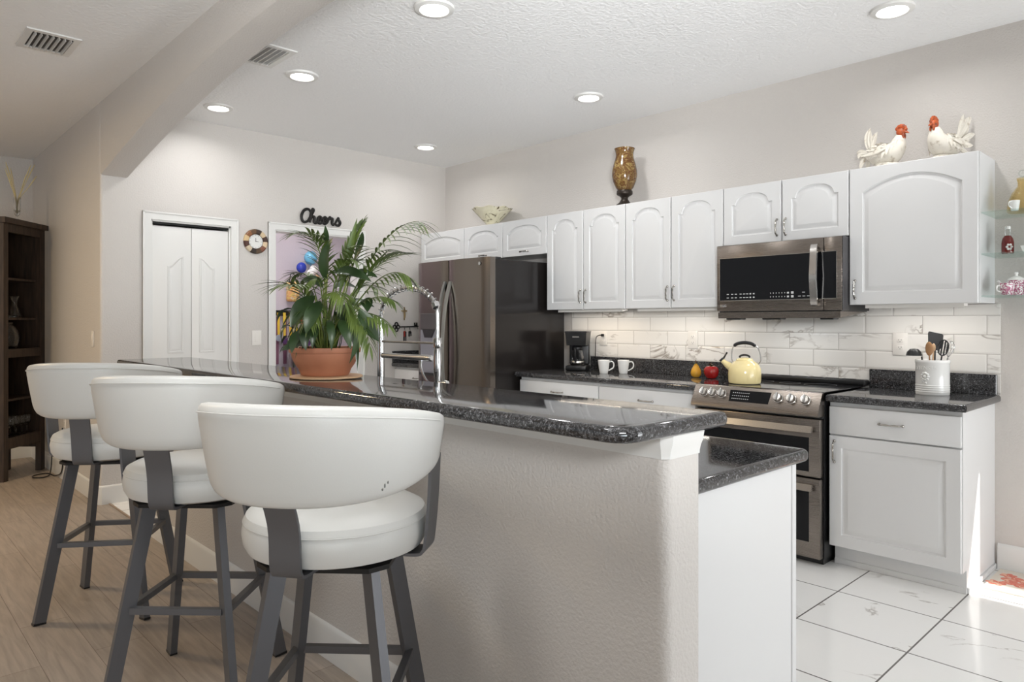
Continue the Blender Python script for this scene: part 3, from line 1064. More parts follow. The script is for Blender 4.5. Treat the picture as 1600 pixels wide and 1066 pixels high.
# ------------------------------------------------------------------ bar stools
def stool(x, y, base, beta, label, dz=0.0, off=.034, A=103):
    t = thing('bar_stool', label, 'bar stool', (x, y, 0), 'white bar stools at the bar')
    L = dict(parent=t, world=False)
    cb, sb = math.cos(R(base)), math.sin(R(base))
    def bp(r, a, z):
        a = R(base + a)
        return Vector((r * math.cos(a), r * math.sin(a), z))
    # legs of flat tube, wide side radial
    for k in range(4):
        a = 90 * k
        p0, p1 = bp(.170, a, .672), bp(.302, a, .006)
        d = (p1 - p0).normalized()
        tang = Vector((-math.sin(R(base + a)), math.cos(R(base + a)), 0))
        b_ = MB(); b_.tube([p0, p1], 1, flat=(.023, .0125, tang)); o = b_.build('leg', M_GUN, **L)
        f = MB(); q = bp(.3025, a, .0)
        f.tube([p1 + Vector((0, 0, .003)), p1 + d * .0055], 1, flat=(.024, .0135, tang)); f.build('foot_cap', M_BPLAS, o, world=False)
    for k in range(4):
        zz = .325
        rr = .170 + (.302 - .170) * (.672 - zz) / .666
        p0, p1 = bp(rr, 90 * k, zz), bp(rr, 90 * k + 90, zz)
        e = (p1 - p0).normalized()
        b_ = MB(); b_.tube([p0 + e * .012, p1 - e * .012], 1, flat=(.0105, .0105, (0, 0, 1))); b_.build('footrest', M_GUN, **L)
    b_ = MB(); pts = [bp(.215, 90 * k + s_, .672) for k in range(4) for s_ in (-8, 8)]
    b_.poly(pts, (0, 0, .012)); b_.lathe([(.10, .684), (.10, .692)], n=24)
    b_.build('swivel_plate', M_BIRON, **L)
    # seat cushion
    b_ = MB()
    b_.lathe([(0.0001, .692), (.205, .692), (.232, .702), (.243, .722), (.247, .750), (.243, .774), (.2415, .777), (.243, .780), (.236, .795), (.215, .806), (.17, .813), (.09, .817), (.0001, .818)], n=56)
    seat = b_.build('seat', M_VINYL, **L)
    s_ = MB(); s_.ring((0, 0, .7772),   .2424, .0024, n=56, m=6); s_.build('piping', M_VINYL, seat, world=False)
    # curved backrest
    NS = 44
    ls = []
    cbt, sbt = math.cos(R(beta)), math.sin(R(beta))
    for i in range(NS + 1):
        q = -1 + 2 * i / NS
        a = R(A * q)
        zt = 1.121 + dz - .058 * abs(q) ** 2.2
        zb = .878 + dz + .062 * abs(q) ** 3.0
        e = min(1.0, (1 - abs(q)) / .07)
        e = math.sqrt(max(1 - (1 - e) ** 2, 0.0)) if e < 1 else 1.0
        e = max(e, .10)
        hh = (zt - zb) / 2 * (.80 + .20 * e)
        hz = (zt + zb) / 2
        ht = .030 * e
        sec = []
        for k in range(20):
            u = 2 * PI * k / 20
            cu, su = math.cos(u), math.sin(u)
            px = math.copysign(abs(cu) ** .55, cu) * ht
            pz = math.copysign(abs(su) ** .38, su) * hh
            r = .283 + px + (hz + pz - 1.0) * .16
            aa = a
            lx, ly = r * math.cos(aa) + off, r * math.sin(aa) * 1.0
            sec.append(Vector((lx * cbt - ly * sbt, lx * sbt + ly * cbt, hz + pz)))
        ls.append(sec)
    b_ = MB(); b_.loops(ls, True, True, True, True)
    back = b_.build('backrest', M_VINYL, sharp=60, **L)
    # seam along the top edge
    sm = MB()
    pts = []
    for i in range(3, NS - 2):
        q = -1 + 2 * i / NS
        a = R(A * q)
        zt = 1.121 + dz - .058 * abs(q) ** 2.2
        r = .283 + .0298 + (zt - .022 - 1.0) * .16
        lx, ly = r * math.cos(a) + off, r * math.sin(a)
        pts.append((lx * cbt - ly * sbt, lx * sbt + ly * cbt, zt - .022))
    sm.tube(pts, .0019, 6); sm.build('piping', M_VINYL, back, world=False)
    if dz < 0:   # small scuffs on the nearest stool
        sc_m = MB()
        for da, z_, s_ in ((53, .915, .006), (54.5, .922, .004), (52, .906, .003)):
            a = R(da); r = .2985 + (z_ - .915) * .16
            lx, ly = r * math.cos(a) + off, r * math.sin(a)
            sc_m.ball((lx * cbt - ly * sbt, lx * sbt + ly * cbt, z_), .0022, .0022, s_, 8, 6)
        sc_m.build('scuff', mat('scuff_grey', srgb(128, 128, 126), .6), back, world=False)
    # flat steel uprights: back, and one each side
    for a in (0, min(A - 4, 93), -min(A - 4, 93)):
        prof_ = spline([Vector((.150, 0, .688)), Vector((.235, 0, .688)), Vector((.255, 0, .698)), Vector((.262, 0, .725)), Vector((.271, 0, .82)), Vector((.280 + off * math.cos(R(a)), 0, .945))], 4)
        aa = R(beta + a)
        pp = [Vector((p.x * math.cos(aa), p.x * math.sin(aa), p.z)) for p in prof_]
        tang = Vector((-math.sin(aa), math.cos(aa), 0))
        b_ = MB(); 
        rows = []
        for i, p in enumerate(pp):
            d = (pp[min(i + 1, len(pp) - 1)] - pp[max(i - 1, 0)]).normalized()
            nn = tang.cross(d).normalized()
            hw = .041
            rows.append([p - tang * hw - nn * .004, p + tang * hw - nn * .004, p + tang * hw + nn * .004, p - tang * hw + nn * .004])
        b_.loops(rows, True, True, True, False)
        b_.build('upright', M_GUN, **L)
    return t


stool(.905, 3.6385, 9.5, 230, 'white vinyl swivel bar stool farthest from the camera, nearest the dark curio cabinet', .008, .014, 94)
stool(.933, 2.62, 0, 224, 'white vinyl swivel bar stool in the middle of the three at the bar', .010, .026, 95)
stool(.981, 1.728, -1, 213, 'white vinyl swivel bar stool nearest the camera, with a scuffed backrest', -.008, .046, 100)


# ------------------------------------------------------------------ fridge
def fridge():
    t = thing('refrigerator', 'dark stainless two-door refrigerator with ice dispenser under the wall cabinets', 'refrigerator', (3.95, 4.41, 0))
    y0, y1, ym, zt = 3.955, 4.865, 4.435, 1.792
    b_ = MB(); b_.box((3.585, y0 + .004, .03), (4.36, y1 - .004, zt - .012), .004, 1); b_.build('body', M_FSIDE, t)
    b_ = MB()
    b_.box((3.60, y0 + .02, zt - .012), (3.66, y0 + .12, zt + .006), .004, 1); b_.box((3.60, y1 - .12, zt - .012), (3.66, y1 - .02, zt + .006), .004, 1)
    b_.build('hinge_cover', M_BPLAS, t)
    def door(a, c, nm):
        # gently bowed front
        n = 10
        rows = []
        for i in range(n + 1):
            q = i / n
            y = a + (c - a) * q
            bow = .016 * (1 - (2 * ((y - y0) / (y1 - y0)) - 1) ** 2)
            edge = .012 * max(0, 1 - min(q, 1 - q) / .04) ** 2
            x = 3.515 - bow + edge
            rows.append([(x, y, .10), (x, y, zt), (3.579, y, zt), (3.579, y, .10)])
        d = MB(); d.loops(rows, True, True, True, True)
        return d.build(nm, M_BLKSTV, t, sharp=30)
    dl = door(ym + .0045, y1, 'door')
    dr = door(y0, ym - .0045, 'door')
    # handles: bowed bars either side of the split
    for s_, dd in ((1, dl), (-1, dr)):
        y = ym + s_ * .034
        pts = [(3.500 - .082 * math.sin(PI * q / 12) ** .75, y, .50 + 1.12 * q / 12) for q in range(13)]
        h = MB(); h.tube(spline(pts, 3), 1, flat=(.008, .0125, (0, 1, 0)))
        h.build('handle', mat('handle_grey', srgb(140, 141, 137), .38, .75), dd)
    # dispenser in the left door
    b_ = MB()
    yd0, yd1 = 4.56, 4.79
    b_.box((3.490, yd0, 1.235), (3.512, yd1, 1.37), .004, 1); b_.build('dispenser_panel', mat('dispenser_grey', srgb(88, 84, 84), .3, .4), dl)
    b_ = MB(); b_.box((3.492, yd0, .88), (3.5125, yd1, 1.235)); b_.build('dispenser_recess', mat('dispenser_light', srgb(128, 128, 136), .35), dl)
    b_ = MB(); b_.loops([[(3.488, yd0 + .03, 1.236), (3.488, yd1 - .03, 1.236), (3.50, yd1 - .03, 1.236), (3.50, yd0 + .03, 1.236)], [(3.480, yd0 + .07, 1.17), (3.480, yd1 - .07, 1.17), (3.495, yd1 - .07, 1.17), (3.495, yd0 + .07, 1.17)]]); b_.build('dispenser_spout', M_BPLAS, dl)
    b_ = MB(); b_.box((3.48, yd0, .86), (3.515, yd1, .882)); b_.build('drip_tray', M_BPLAS, dl)
    # round badge
    b_ = MB(); b_.lathe([(.013, 3.505), (.013, 3.5015), (.0001, 3.501)], (0, 4.052, 1.745), 24, 'X'); b_.build('badge', M_CHROME, dr)
    b_ = MB(); b_.box((3.60, y0 + .02, .005), (4.3, y1 - .02, .03)); b_.build('base_grille', M_BPLAS, t)


fridge()


# ------------------------------------------------------------------ microwave
def microwave():
    t = thing('microwave', 'dark stainless over-the-range microwave under the short wall cabinet', 'microwave', (4.2, 1.955, 1.36))
    y0, y1 = 1.570, 2.342
    zb, zt = 1.365, 1.778
    b_ = MB(); b_.box((4.046, y0, zb), (XW - .012, y1, zt)); b_.build('body', M_BPLAS, t)
    # front frame: door and control side
    xf = 4.012
    ys = 1.672
    b_ = MB(); b_.box((xf, ys + .0015, zb), (4.045, y1, zt), .004, 2); door = b_.build('door', M_BLKST, t)
    b_ = MB(); b_.box((xf, y0, zb), (4.045, ys - .0015, zt), .004, 2); b_.build('control_side', M_BLKST, t)
    b_ = MB(); b_.box((xf + .002, y0 - .004, zb), (4.10, y0 - .0005, zt), .001, 1); b_.build('side_trim', mat('dark_steel_side', srgb(84, 82, 84), .35, .7), t)
    gz0, gz1 = zb + .068, zt - .083
    b_ = MB(); b_.box((xf - .0018, y0 + .031, gz0), (xf + .001, y1 - .022, gz1), .001, 1); glass = b_.build('window', M_BGLASS, door)
    # light frame line round the glass
    b_ = MB()
    for a, c in (((y0 + .029, gz0 - .003), (y1 - .02, gz0)), ((y0 + .029, gz1), (y1 - .02, gz1 + .003)), ((y0 + .028, gz0 - .003), (y0 + .031, gz1 + .003)), ((y1 - .022, gz0 - .003), (y1 - .019, gz1 + .003))):
        b_.box((xf - .0022, a[0], a[1]), (xf + .001, c[0], c[1]))
    b_.build('window_trim', M_NICKEL, door)
    yh = 1.712
    pts = [(xf + .001, yh, gz1 + .032), (xf - .030, yh, gz1 + .030), (xf - .046, yh, 1.60), (xf - .050, yh, 1.56), (xf - .046, yh, 1.51), (xf - .030, yh, gz0 - .028), (xf + .001, yh, gz0 - .030)]
    h = MB(); h.tube(spline(pts, 5), 1, flat=(.008, .019, (0, 1, 0))); h.build('handle', M_STEEL, door)
    # printed keys: small pale marks
    b_ = MB()
    def mk(y, z, w, h_): b_.box((xf - .0023, y - w / 2, z - h_ / 2), (xf - .0017, y + w / 2, z + h_ / 2))
    for r_, z in enumerate((gz0 + .038, gz0 + .016)):
        for k, y in enumerate((2.265, 2.235, 2.21, 2.178, 2.155, 2.135, 2.114, 2.092)):
            mk(y, z, .014 if k < 6 else .010, .005 if k < 6 else .008)
        for k in range(6): mk(1.985 - k * .0175, z, .004, .006)
        mk(1.878, z, .012, .010); mk(1.852, z, .015, .013)
        for k in range(3 if r_ else 1): mk(1.81 - k * .026 if r_ else 1.786, z, .016, .004)
    b_.build('key_print', M_PRINT, glass)
    # round emblem and two letters on the lower left of the door
    b_ = MB(); b_.lathe([(.0085, xf + .001), (.0085, xf - .0012), (.0001, xf - .0013)], (0, 2.312, zb + .034), 20, 'X'); b_.build('emblem', M_NICKEL, door)
    text_mesh('LG', .021, .0006, lambda x, y, d: (xf - .0008 - d, 2.2885 - x, zb + .034 + y), 'lettering', M_PRINT, door)
    # vent strip and underside
    b_ = MB(); b_.loops([[(4.018, y0 + .012, 1.322), (4.018, y1 - .006, 1.322), (4.016, y1 - .006, 1.359), (4.016, y0 + .012, 1.359)], [(XW - .012, y0 + .012, 1.362), (XW - .012, y1 - .006, 1.362), (XW - .012, y1 - .006, 1.3645), (XW - .012, y0 + .012, 1.3645)]], True, True, True, False)
    b_.build('vent_strip', M_BLKST, t)
    b_ = MB(); b_.box((4.03, y0 + .01, 1.359), (4.40, y1 - .01, 1.365)); b_.build('underside', M_BPLAS, t)
    for (ya, yb_) in ((2.20, 2.30), (1.94, 2.06), (1.63, 1.71)):
        b_ = MB(); b_.box((4.05, ya, 1.313), (4.12, yb_, 1.328), .004, 1); b_.build('filter_catch', M_BPLAS, t)


microwave()


# ------------------------------------------------------------------ range
def cook_range():
    t = thing('range', 'dark stainless slide-in range with six knobs and two ovens', 'range', (4.0, 1.955, 0))
    y0, y1 = 1.572, 2.334
    xf = 3.735
    b_ = MB(); b_.box((xf + .046, y0, .035), (4.40, y1, .905)); b_.build('body', M_BPLAS, t)
    b_ = MB(); b_.box((xf + .03, y0 - .006, .921), (4.34, y1 + .006, .9265), .002, 1); top = b_.build('cooktop', M_BGLASS, t)
    for (x, y, r) in ((3.93, 2.13, .10), (3.93, 1.76, .11), (4.20, 2.14, .075), (4.20, 1.77, .09), (4.20, 1.955, .06)):
        b_ = MB(); b_.ring((x, y, .9265), r, .0008, n=48, m=4); b_.build('burner_ring', mat('burner_grey', srgb(70, 70, 72), .4) if 'burner_grey' not in bpy.data.materials else bpy.data.materials['burner_grey'], top)
    # raised vent rail at the back
    b_ = MB(); b_.box((4.335, y0 - .006, .922), (4.408, y1 + .006, .958), .010, 3); rail = b_.build('vent_rail', M_BPLAS, t)
    for k in range(7):
        y = y0 + .06 + k * .098
        b_ = MB(); b_.box((4.352, y, .955), (4.385, y + .075, .9592)); b_.build('vent_slot', M_GAP, rail)
    # slanted control panel
    sec = [(xf + .045, .905), (xf + .042, .921), (xf + .034, .926), (xf + .020, .920), (xf - .028, .830), (xf - .036, .806), (xf - .030, .797), (xf + .045, .797)]
    b_ = MB(); b_.loops([[(x, y, z) for x, z in sec] for y in (y0, y0 + .001, y1 - .001, y1)], True, True, True, True)
    cp = b_.build('control_panel', M_BLKST, t, sharp=25)
    p0, p1 = Vector((xf + .020, 0, .920)), Vector((xf - .028, 0, .830))
    dn = (p1 - p0).normalized(); nm = Vector((-dn.z, 0, dn.x)); nm = nm if nm.x < 0 else -nm
    def pp(s_, y, d): q = p0 + dn * s_; return Vector((q.x, y, q.z)) + nm * d
    def slab(ya, yb_, s0, s1, d0, d1, name, m, par, skew=0):
        c = MB(); c.loops([[pp(s0, ya, d0), pp(s0, yb_, d0), pp(s1, yb_ - skew, d0), pp(s1, ya + skew, d0)], [pp(s0, ya, d1), pp(s0, yb_, d1), pp(s1, yb_ - skew, d1), pp(s1, ya + skew, d1)]], True, True, True, False)
        return c.build(name, m, par)
    slab(1.848, 2.098, .018, .088, -.001, .0012, 'display', M_BGLASS, cp, .006)
    c = MB()
    for k in range(9):
        for q in (0, 1, 2):
            y = 2.075 - k * .012; s_ = .034 + q * .018
            c.loops([[pp(s_ - .002, y - .003, .0011), pp(s_ - .002, y + .003, .0011), pp(s_ + .002, y + .003, .0011), pp(s_ + .002, y - .003, .0011)], [pp(s_ - .002, y - .003, .0016), pp(s_ - .002, y + .003, .0016), pp(s_ + .002, y + .003, .0016), pp(s_ + .002, y - .003, .0016)]])
    c.build('key_print', M_PRINT, cp)
    mt = nm.to_track_quat('Z', 'Y').to_matrix().to_4x4()
    for y in (2.262, 2.205, 2.143, 1.802, 1.728, 1.650):
        c0 = pp(.048, y, .0005)
        kb = MB()
        tmp = MB(); tmp.lathe([(.027, 0), (.027, .004), (.0235, .006), (.0225, .022), (.020, .027), (.0001, .028)], n=28)
        kb.merge(tmp.bm, True, Matrix.Translation(c0) @ mt)
        k_ = kb.build('knob', M_STEEL, cp)
        kb = MB(); tmp = MB(); tmp.box((-.005, -.023, .026), (.005, .023, .036), .003, 2)
        up = Vector((0, 0, 1)); vy = (up - nm * up.dot(nm)).normalized(); vx = vy.cross(nm)
        m3 = Matrix((vx, vy, nm)).transposed().to_4x4()
        kb.merge(tmp.bm, True, Matrix.Translation(c0) @ m3); kb.build('grip', M_CHROME, k_)
    # oven doors
    for (z0, z1, gz0, gz1, hz) in ((.472, .782, .500, .682, .729), (.040, .464, .125, .392, .421)):
        c = MB(); c.box((xf, y0 + .003, z0), (xf + .045, y1 - .003, z1), .006, 2); d = c.build('oven_door', M_BLKST, t)
        c = MB(); c.box((xf - .0016, y0 + .062, gz0), (xf + .001, y1 - .062, gz1), .001, 1); c.build('window', M_BGLASS, d)
        c = MB(); c.tube([(xf - .040, y0 + .03, hz), (xf - .040, y1 - .03, hz)], 1, flat=(.018, .008, (-.96, 0, .28)))
        for y in (y0 + .06, y1 - .06): c.box((xf - .036, y - .012, hz - .009), (xf + .001, y + .012, hz + .009))
        c.build('handle', M_STEEL, d)
    c = MB(); c.box((xf + .012, y0 + .001, .785), (xf + .046, y1 - .001, .797)); c.build('shadow_gap', M_GAP, t)
    c = MB(); c.box((xf + .06, y0 + .01, .002), (4.39, y1 - .01, .035)); c.build('base', M_BPLAS, t)


cook_range()


# ------------------------------------------------------------------ faucet on the island countertop
def faucet():
    X = 1.75
    yc, yw = 2.700, 2.283
    t = thing('kitchen_faucet', 'tall chrome spring pull-down faucet behind the bar', 'faucet', (X, yc, CZ1))
    z0 = CZ1 + .0005
    b_ = MB(); b_.lathe([(.030, z0), (.030, z0 + .006), (.019, z0 + .012), (.017, z0 + .05), (.0165, 1.205), (.0185, 1.207), (.0185, 1.232), (.0165, 1.234), (.0155, 1.255), (.015, 1.285), (.0001, 1.287)], (X, yc, 0), 28); b_.build('column', M_CHROME, t)
    # gooseneck path
    r = (yc - yw) / 2
    path = [Vector((X, yc, 1.28))]
    for k in range(25):
        a = PI * k / 24
        path.append(Vector((X, (yc + yw) / 2 + r * math.cos(a), 1.285 + .025 + r * .57 * math.sin(a) + (0.018 if 0 < k < 24 else 0))))
    path.append(Vector((X, yw, 1.21)))
    path = spline(path, 3)
    b_ = MB(); b_.tube(path, .0082, 10); hose = b_.build('hose', M_CHROME, t)
    # spring coil round the hose
    tot = [0]
    for a, c in zip(path[:-1], path[1:]): tot.append(tot[-1] + (c - a).length)
    def at(s_):
        for i in range(len(tot) - 1):
            if tot[i + 1] >= s_: 
                q = (s_ - tot[i]) / max(tot[i + 1] - tot[i], 1e-6)
                return path[i].lerp(path[i + 1], q), (path[i + 1] - path[i]).normalized()
        return path[-1], (path[-1] - path[-2]).normalized()
    turns = 17; Ls = tot[-1] - .16
    co = []
    for k in range(turns * 12 + 1):
        s_ = Ls * k / (turns * 12)
        p, d = at(s_)
        u = Vector((1, 0, 0)); w = d.cross(u).normalized()
        a = 2 * PI * k / 12
        co.append(p + (u * math.cos(a) + w * math.sin(a)) * .0145)
    b_ = MB(); b_.tube(co, .0022, 6); b_.build('spring', M_CHROME, t)
    p, d = at(Ls)
    b_ = MB(); b_.tube([p - d * .012, p - d * .008, p + d * .012, p + d * .02], [.015, .018, .017, .008], 16); b_.build('spring_end', M_CHROME, t)
    # arms
    b_ = MB(); b_.tube([(X, yc - .017, 1.2125), (X, yw + .018, 1.2125)], .0052, 10); b_.build('dock_arm', M_NICKEL, t)
    b_ = MB(); b_.lathe([(.0175, 1.195), (.0185, 1.197), (.0185, 1.232), (.0175, 1.234)], (X, yw, 0), 24); b_.build('dock_ring', M_CHROME, t)
    b_ = MB(); b_.tube([(X, yc - .016, 1.150), (X, yw + .11, 1.150), (X, yw + .108, 1.150), (X, yw + .045, 1.150), (X, yw + .040, 1.150)], [.0118, .0118, .0135, .0135, .009], 16); sp_ = b_.build('spout', M_CHROME, t)
    # lever that hangs off the spout
    b_ = MB(); b_.tube(spline([(X - .004, yw + .105, 1.142), (X - .010, yw + .10, 1.115), (X - .012, yw + .085, 1.085), (X - .010, yw + .065, 1.060), (X - .006, yw + .045, 1.048), (X, yw + .02, 1.048)], 4), .005, 8); b_.build('lever', M_CHROME, sp_)
    # spray head
    b_ = MB(); b_.tube([(X, yw, 1.194), (X, yw, 1.185), (X, yw, 1.14), (X, yw, 1.09), (X, yw, 1.065), (X, yw, 1.045)], [.0125, .0155, .0175, .0165, .013, .014], 20); w_ = b_.build('spray_head', M_CHROME, t)
    b_ = MB(); b_.tube([(X, yw - .01, 1.052), (X, yw - .045, 1.054), (X, yw - .047, 1.054), (X, yw - .062, 1.053)], [.008, .008, .0115, .0115], 14); b_.build('trigger', M_CHROME, w_)


faucet()


# ------------------------------------------------------------------ potted plant on the bar
DV = Vector((math.sin(R(43.5)), math.cos(R(43.5)), 0)); RV = Vector((math.cos(R(43.5)), -math.sin(R(43.5)), 0))


def spot(x, y, D):
    """the place D metres into the room seen in that direction"""
    D = D * .966
    return Vector((0, 0, 1.30)) + DV * D + RV * ((x - 800) / 1100 * D) + Vector((0, 0, (503 - y) / 1100 * D))


PX, PY = 1.383, 2.533
b = MB(); b.lathe([(.0001, BZ1 + .0005), (.136, BZ1 + .0005), (.141, BZ1 + .003), (.141, BZ1 + .007), (.137, BZ1 + .010), (.0001, BZ1 + .010)], (PX + .004, PY - .004, 0), 48)
tag(b.build('trivet', M_CORK), 'round tan board under the terracotta plant pot', 'trivet')
pz = BZ1 + .0105
plant = thing('potted_palm', 'palm and peace lily in a terracotta bowl on the bar', 'potted plant', (PX, PY, pz))
b = MB(); b.lathe([(r_ * .966, z_ * .966) for r_, z_ in [(.0001, 0), (.092, 0), (.0965, .004), (.0985, .010), (.105, .026), (.1175, .044), (.1275, .063), (.1335, .082), (.1355, .092), (.1405, .093), (.1425, .097), (.1425, .112), (.139, .115), (.133, .112), (.130, .095), (.0001, .094)]], (PX, PY, pz), 56)
b.build('pot', M_TERRA, plant)
b = MB(); b.lathe([(.126, .091), (.10, .101), (.05, .105), (.0001, .106)], (PX, PY, pz), 32, cap=False); b.build('soil', M_SOIL, plant)
pc = Vector((PX, PY, pz + .10))


def frond(pts, n, L, droop, w=.0125, t0=.42, m=None):
    pts = [Vector(p) for p in pts]
    path = bez(*pts, n=24)
    b_ = MB()
    b_.tube(path, [.0042 - .0034 * i / 24 for i in range(25)], 6)
    for k in range(n):
        t = t0 + (1 - t0) * (k + .5) / n
        i = min(int(t * 24), 23)
        p = path[i].lerp(path[i + 1], t * 24 - i)
        d = (path[i + 1] - path[i]).normalized()
        side = d.cross(Vector((0, 0, 1)))
        side = side.normalized() if side.length > .05 else RV.copy()
        ll = L * (.55 + .45 * math.sin(PI * min(max((t - t0) / (1 - t0), 0.06), .94) ** .8)) * rnd.uniform(.88, 1.1)
        for s_ in (-1, 1):
            dirv = (d * (.75 + .5 * (t - t0)) + side * s_ * .62 + Vector((0, 0, -.28 * droop + .10))).normalized()
            e = p + dirv * ll + Vector((0, 0, -droop * .28 * ll))
            mid = p + dirv * ll * .5 + Vector((0, 0, .06 * ll))
            b_.leaf(p, mid, e, w * rnd.uniform(.8, 1.1), (0, 0, 1) if abs(dirv.z) < .9 else RV, 5, .25, .35)
    dirv = (path[-1] - path[-2]).normalized()
    b_.leaf(path[-1], path[-1] + dirv * L * .3, path[-1] + dirv * L * .55 + Vector((0, 0, -droop * .15 * L)), w * .8, (0, 0, 1), 5)
    return b_.build('frond', m or M_LEAF, plant, recalc=False, sharp=180)


D0_ = 2.89
FR = [  # image directions of stem base, two bends and tip, each with its own distance
    ([(512, 540, 2.9), (548, 470, 2.88), (592, 345, 2.82), (655, 346, 2.74)], 15, .165, 1.5),
    ([(515, 540, 2.9), (545, 470, 2.92), (580, 400, 2.90), (634, 396, 2.86)], 13, .13, .5),
    ([(518, 540, 2.9), (555, 470, 2.9), (600, 405, 2.84), (638, 432, 2.80)], 12, .11, 1.5),
    ([(505, 540, 2.9), (512, 470, 2.85), (512, 360, 2.78), (468, 364, 2.72)], 12, .135, .9),
    ([(500, 540, 2.9), (488, 470, 2.84), (470, 436, 2.76), (440, 446, 2.72)], 9, .15, .7),
    ([(510, 540, 2.9), (520, 460, 2.95), (535, 400, 3.0), (565, 350, 3.05)], 12, .10, .2),
    ([(512, 540, 2.9), (525, 470, 3.0), (545, 400, 2.98), (562, 362, 3.0)], 13, .13, .4),
    ([(515, 540, 2.9), (545, 480, 2.86), (585, 450, 2.80), (614, 470, 2.76)], 10, .10, 1.0),
    ([(518, 540, 2.9), (548, 488, 2.82), (575, 474, 2.74), (606, 508, 2.68)], 9, .10, 1.1),
    ([(505, 540, 2.9), (508, 470, 2.95), (512, 410, 3.02), (500, 372, 3.1)], 11, .11, .4),
    ([(508, 540, 2.88), (512, 480, 2.8), (520, 430, 2.70), (538, 470, 2.62)], 12, .11, 1.2),
    ([(502, 540, 2.88), (500, 480, 2.8), (492, 450, 2.70), (482, 500, 2.64)], 11, .10, 1.2),
    ([(512, 540, 2.88), (530, 480, 2.84), (545, 450, 2.74), (560, 500, 2.68)], 11, .10, 1.2),
    ([(515, 540, 2.92), (540, 470, 3.0), (560, 430, 3.05), (590, 452, 2.96)], 11, .11, .8),
    ([(505, 540, 2.92), (498, 460, 3.0), (485, 410, 3.05), (458, 432, 3.08)], 11, .11, .8),
    ([(510, 540, 2.86), (516, 450, 2.80), (530, 395, 2.76), (556, 408, 2.72)], 11, .11, .9),
    ([(508, 540, 2.86), (504, 470, 2.78), (505, 420, 2.72), (484, 440, 2.68)], 10, .10, 1.1),
    ([(514, 540, 2.86), (548, 500, 2.76), (566, 478, 2.68), (578, 540, 2.64)], 10, .09, 1.2),
    ([(515, 540, 2.9), (550, 470, 2.90), (588, 402, 2.90), (606, 392, 2.66)], 10, .12, .5),
    ([(500, 540, 2.9), (485, 480, 2.85), (470, 436, 2.80), (456, 446, 2.58)], 9, .12, .6),
    ([(510, 540, 2.9), (515, 450, 2.9), (500, 372, 2.85), (484, 364, 2.62)], 9, .11, .6),
    ([(514, 540, 2.9), (540, 470, 2.9), (556, 392, 2.92), (562, 384, 2.66)], 9, .11, .5),
]
for pts, n, L, dr in FR:
    frond([spot(*p) for p in pts], n, L, dr)
# the unopened spear
b = MB(); p = [spot(528, 470, 2.86), spot(545, 400, 2.83), spot(558, 341, 2.80)]
b.leaf(p[0], p[1], p[2], .026, -DV, 10, .5, .55); b.build('spear_leaf', M_LEAF, plant, recalc=False, sharp=180)


def lily(p0, p1, p2, p3, w, m=None):
    """a stalk p0..p1 and a broad blade p1..p3"""
    b_ = MB()
    b_.tube(bez(p0, p0.lerp(p1, .4) + Vector((0, 0, .03)), p0.lerp(p1, .75) + Vector((0, 0, .02)), p1, 8), .0024, 6)
    st = b_.build('stalk', M_STEM, plant)
    b_ = MB(); b_.leaf(p1, p2, p3, w, (-DV * .6 + Vector((0, 0, .8))).normalized(), 12, .3, .42)
    return b_.build('leaf', m or M_LILY, plant, recalc=False, sharp=180)


LL = [  # base, start, bend, tip (image directions with distance), width
    ((505, 541, 2.86), (512, 428, 2.78), (540, 418, 2.72), (580, 440, 2.66), .062),
    ((512, 541, 2.88), (545, 432, 2.80), (572, 424, 2.82), (590, 434, 2.84), .055),
    ((500, 541, 2.84), (492, 462, 2.72), (470, 478, 2.66), (454, 512, 2.62), .070),
    ((502, 541, 2.84), (500, 470, 2.70), (488, 490, 2.62), (478, 522, 2.60), .060),
    ((520, 541, 2.86), (562, 482, 2.72), (574, 512, 2.68), (592, 534, 2.66), .058),
    ((518, 541, 2.84), (556, 498, 2.70), (575, 505, 2.66), (546, 568, 2.62), .040),
    ((515, 541, 2.84), (548, 500, 2.70), (560, 515, 2.66), (558, 580, 2.64), .022),
    ((498, 541, 2.84), (470, 516, 2.72), (458, 528, 2.66), (456, 552, 2.62), .040),
    ((500, 541, 2.86), (478, 530, 2.74), (462, 540, 2.70), (440, 548, 2.68), .050),
    ((500, 541, 2.84), (480, 508, 2.70), (474, 520, 2.62), (478, 548, 2.60), .042),
    ((508, 541, 2.84), (498, 505, 2.70), (490, 515, 2.62), (488, 545, 2.60), .032),
    ((512, 541, 2.84), (512, 500, 2.70), (520, 510, 2.62), (518, 548, 2.60), .030),
    ((514, 541, 2.84), (530, 500, 2.70), (540, 510, 2.64), (548, 546, 2.62), .040),
    ((510, 541, 2.88), (505, 450, 2.82), (490, 432, 2.80), (468, 444, 2.78), .060),
    ((512, 541, 2.92), (522, 452, 3.0), (535, 440, 3.05), (560, 452, 3.10), .060),
    ((505, 541, 2.92), (488, 470, 3.0), (478, 455, 3.06), (462, 470, 3.10), .060),
    ((514, 541, 2.92), (540, 480, 3.0), (560, 468, 3.04), (585, 480, 3.06), .055),
    ((508, 541, 2.86), (510, 395, 2.80), (512, 378, 2.76), (508, 352, 2.74), .030),
    ((506, 541, 2.86), (508, 438, 2.80), (505, 400, 2.76), (520, 372, 2.74), .060),
    ((516, 541, 2.86), (552, 410, 2.84), (568, 385, 2.82), (566, 362, 2.80), .040),
    ((516, 541, 2.86), (566, 470, 2.84), (576, 468, 2.82), (574, 488, 2.80), .050),
]
for a, c, d, e, w in LL:
    lily(pc + (spot(*a) - spot(508, 541, 2.89)) * .8 + Vector((0, 0, -.01)), spot(*c), spot(*d), spot(*e), w)
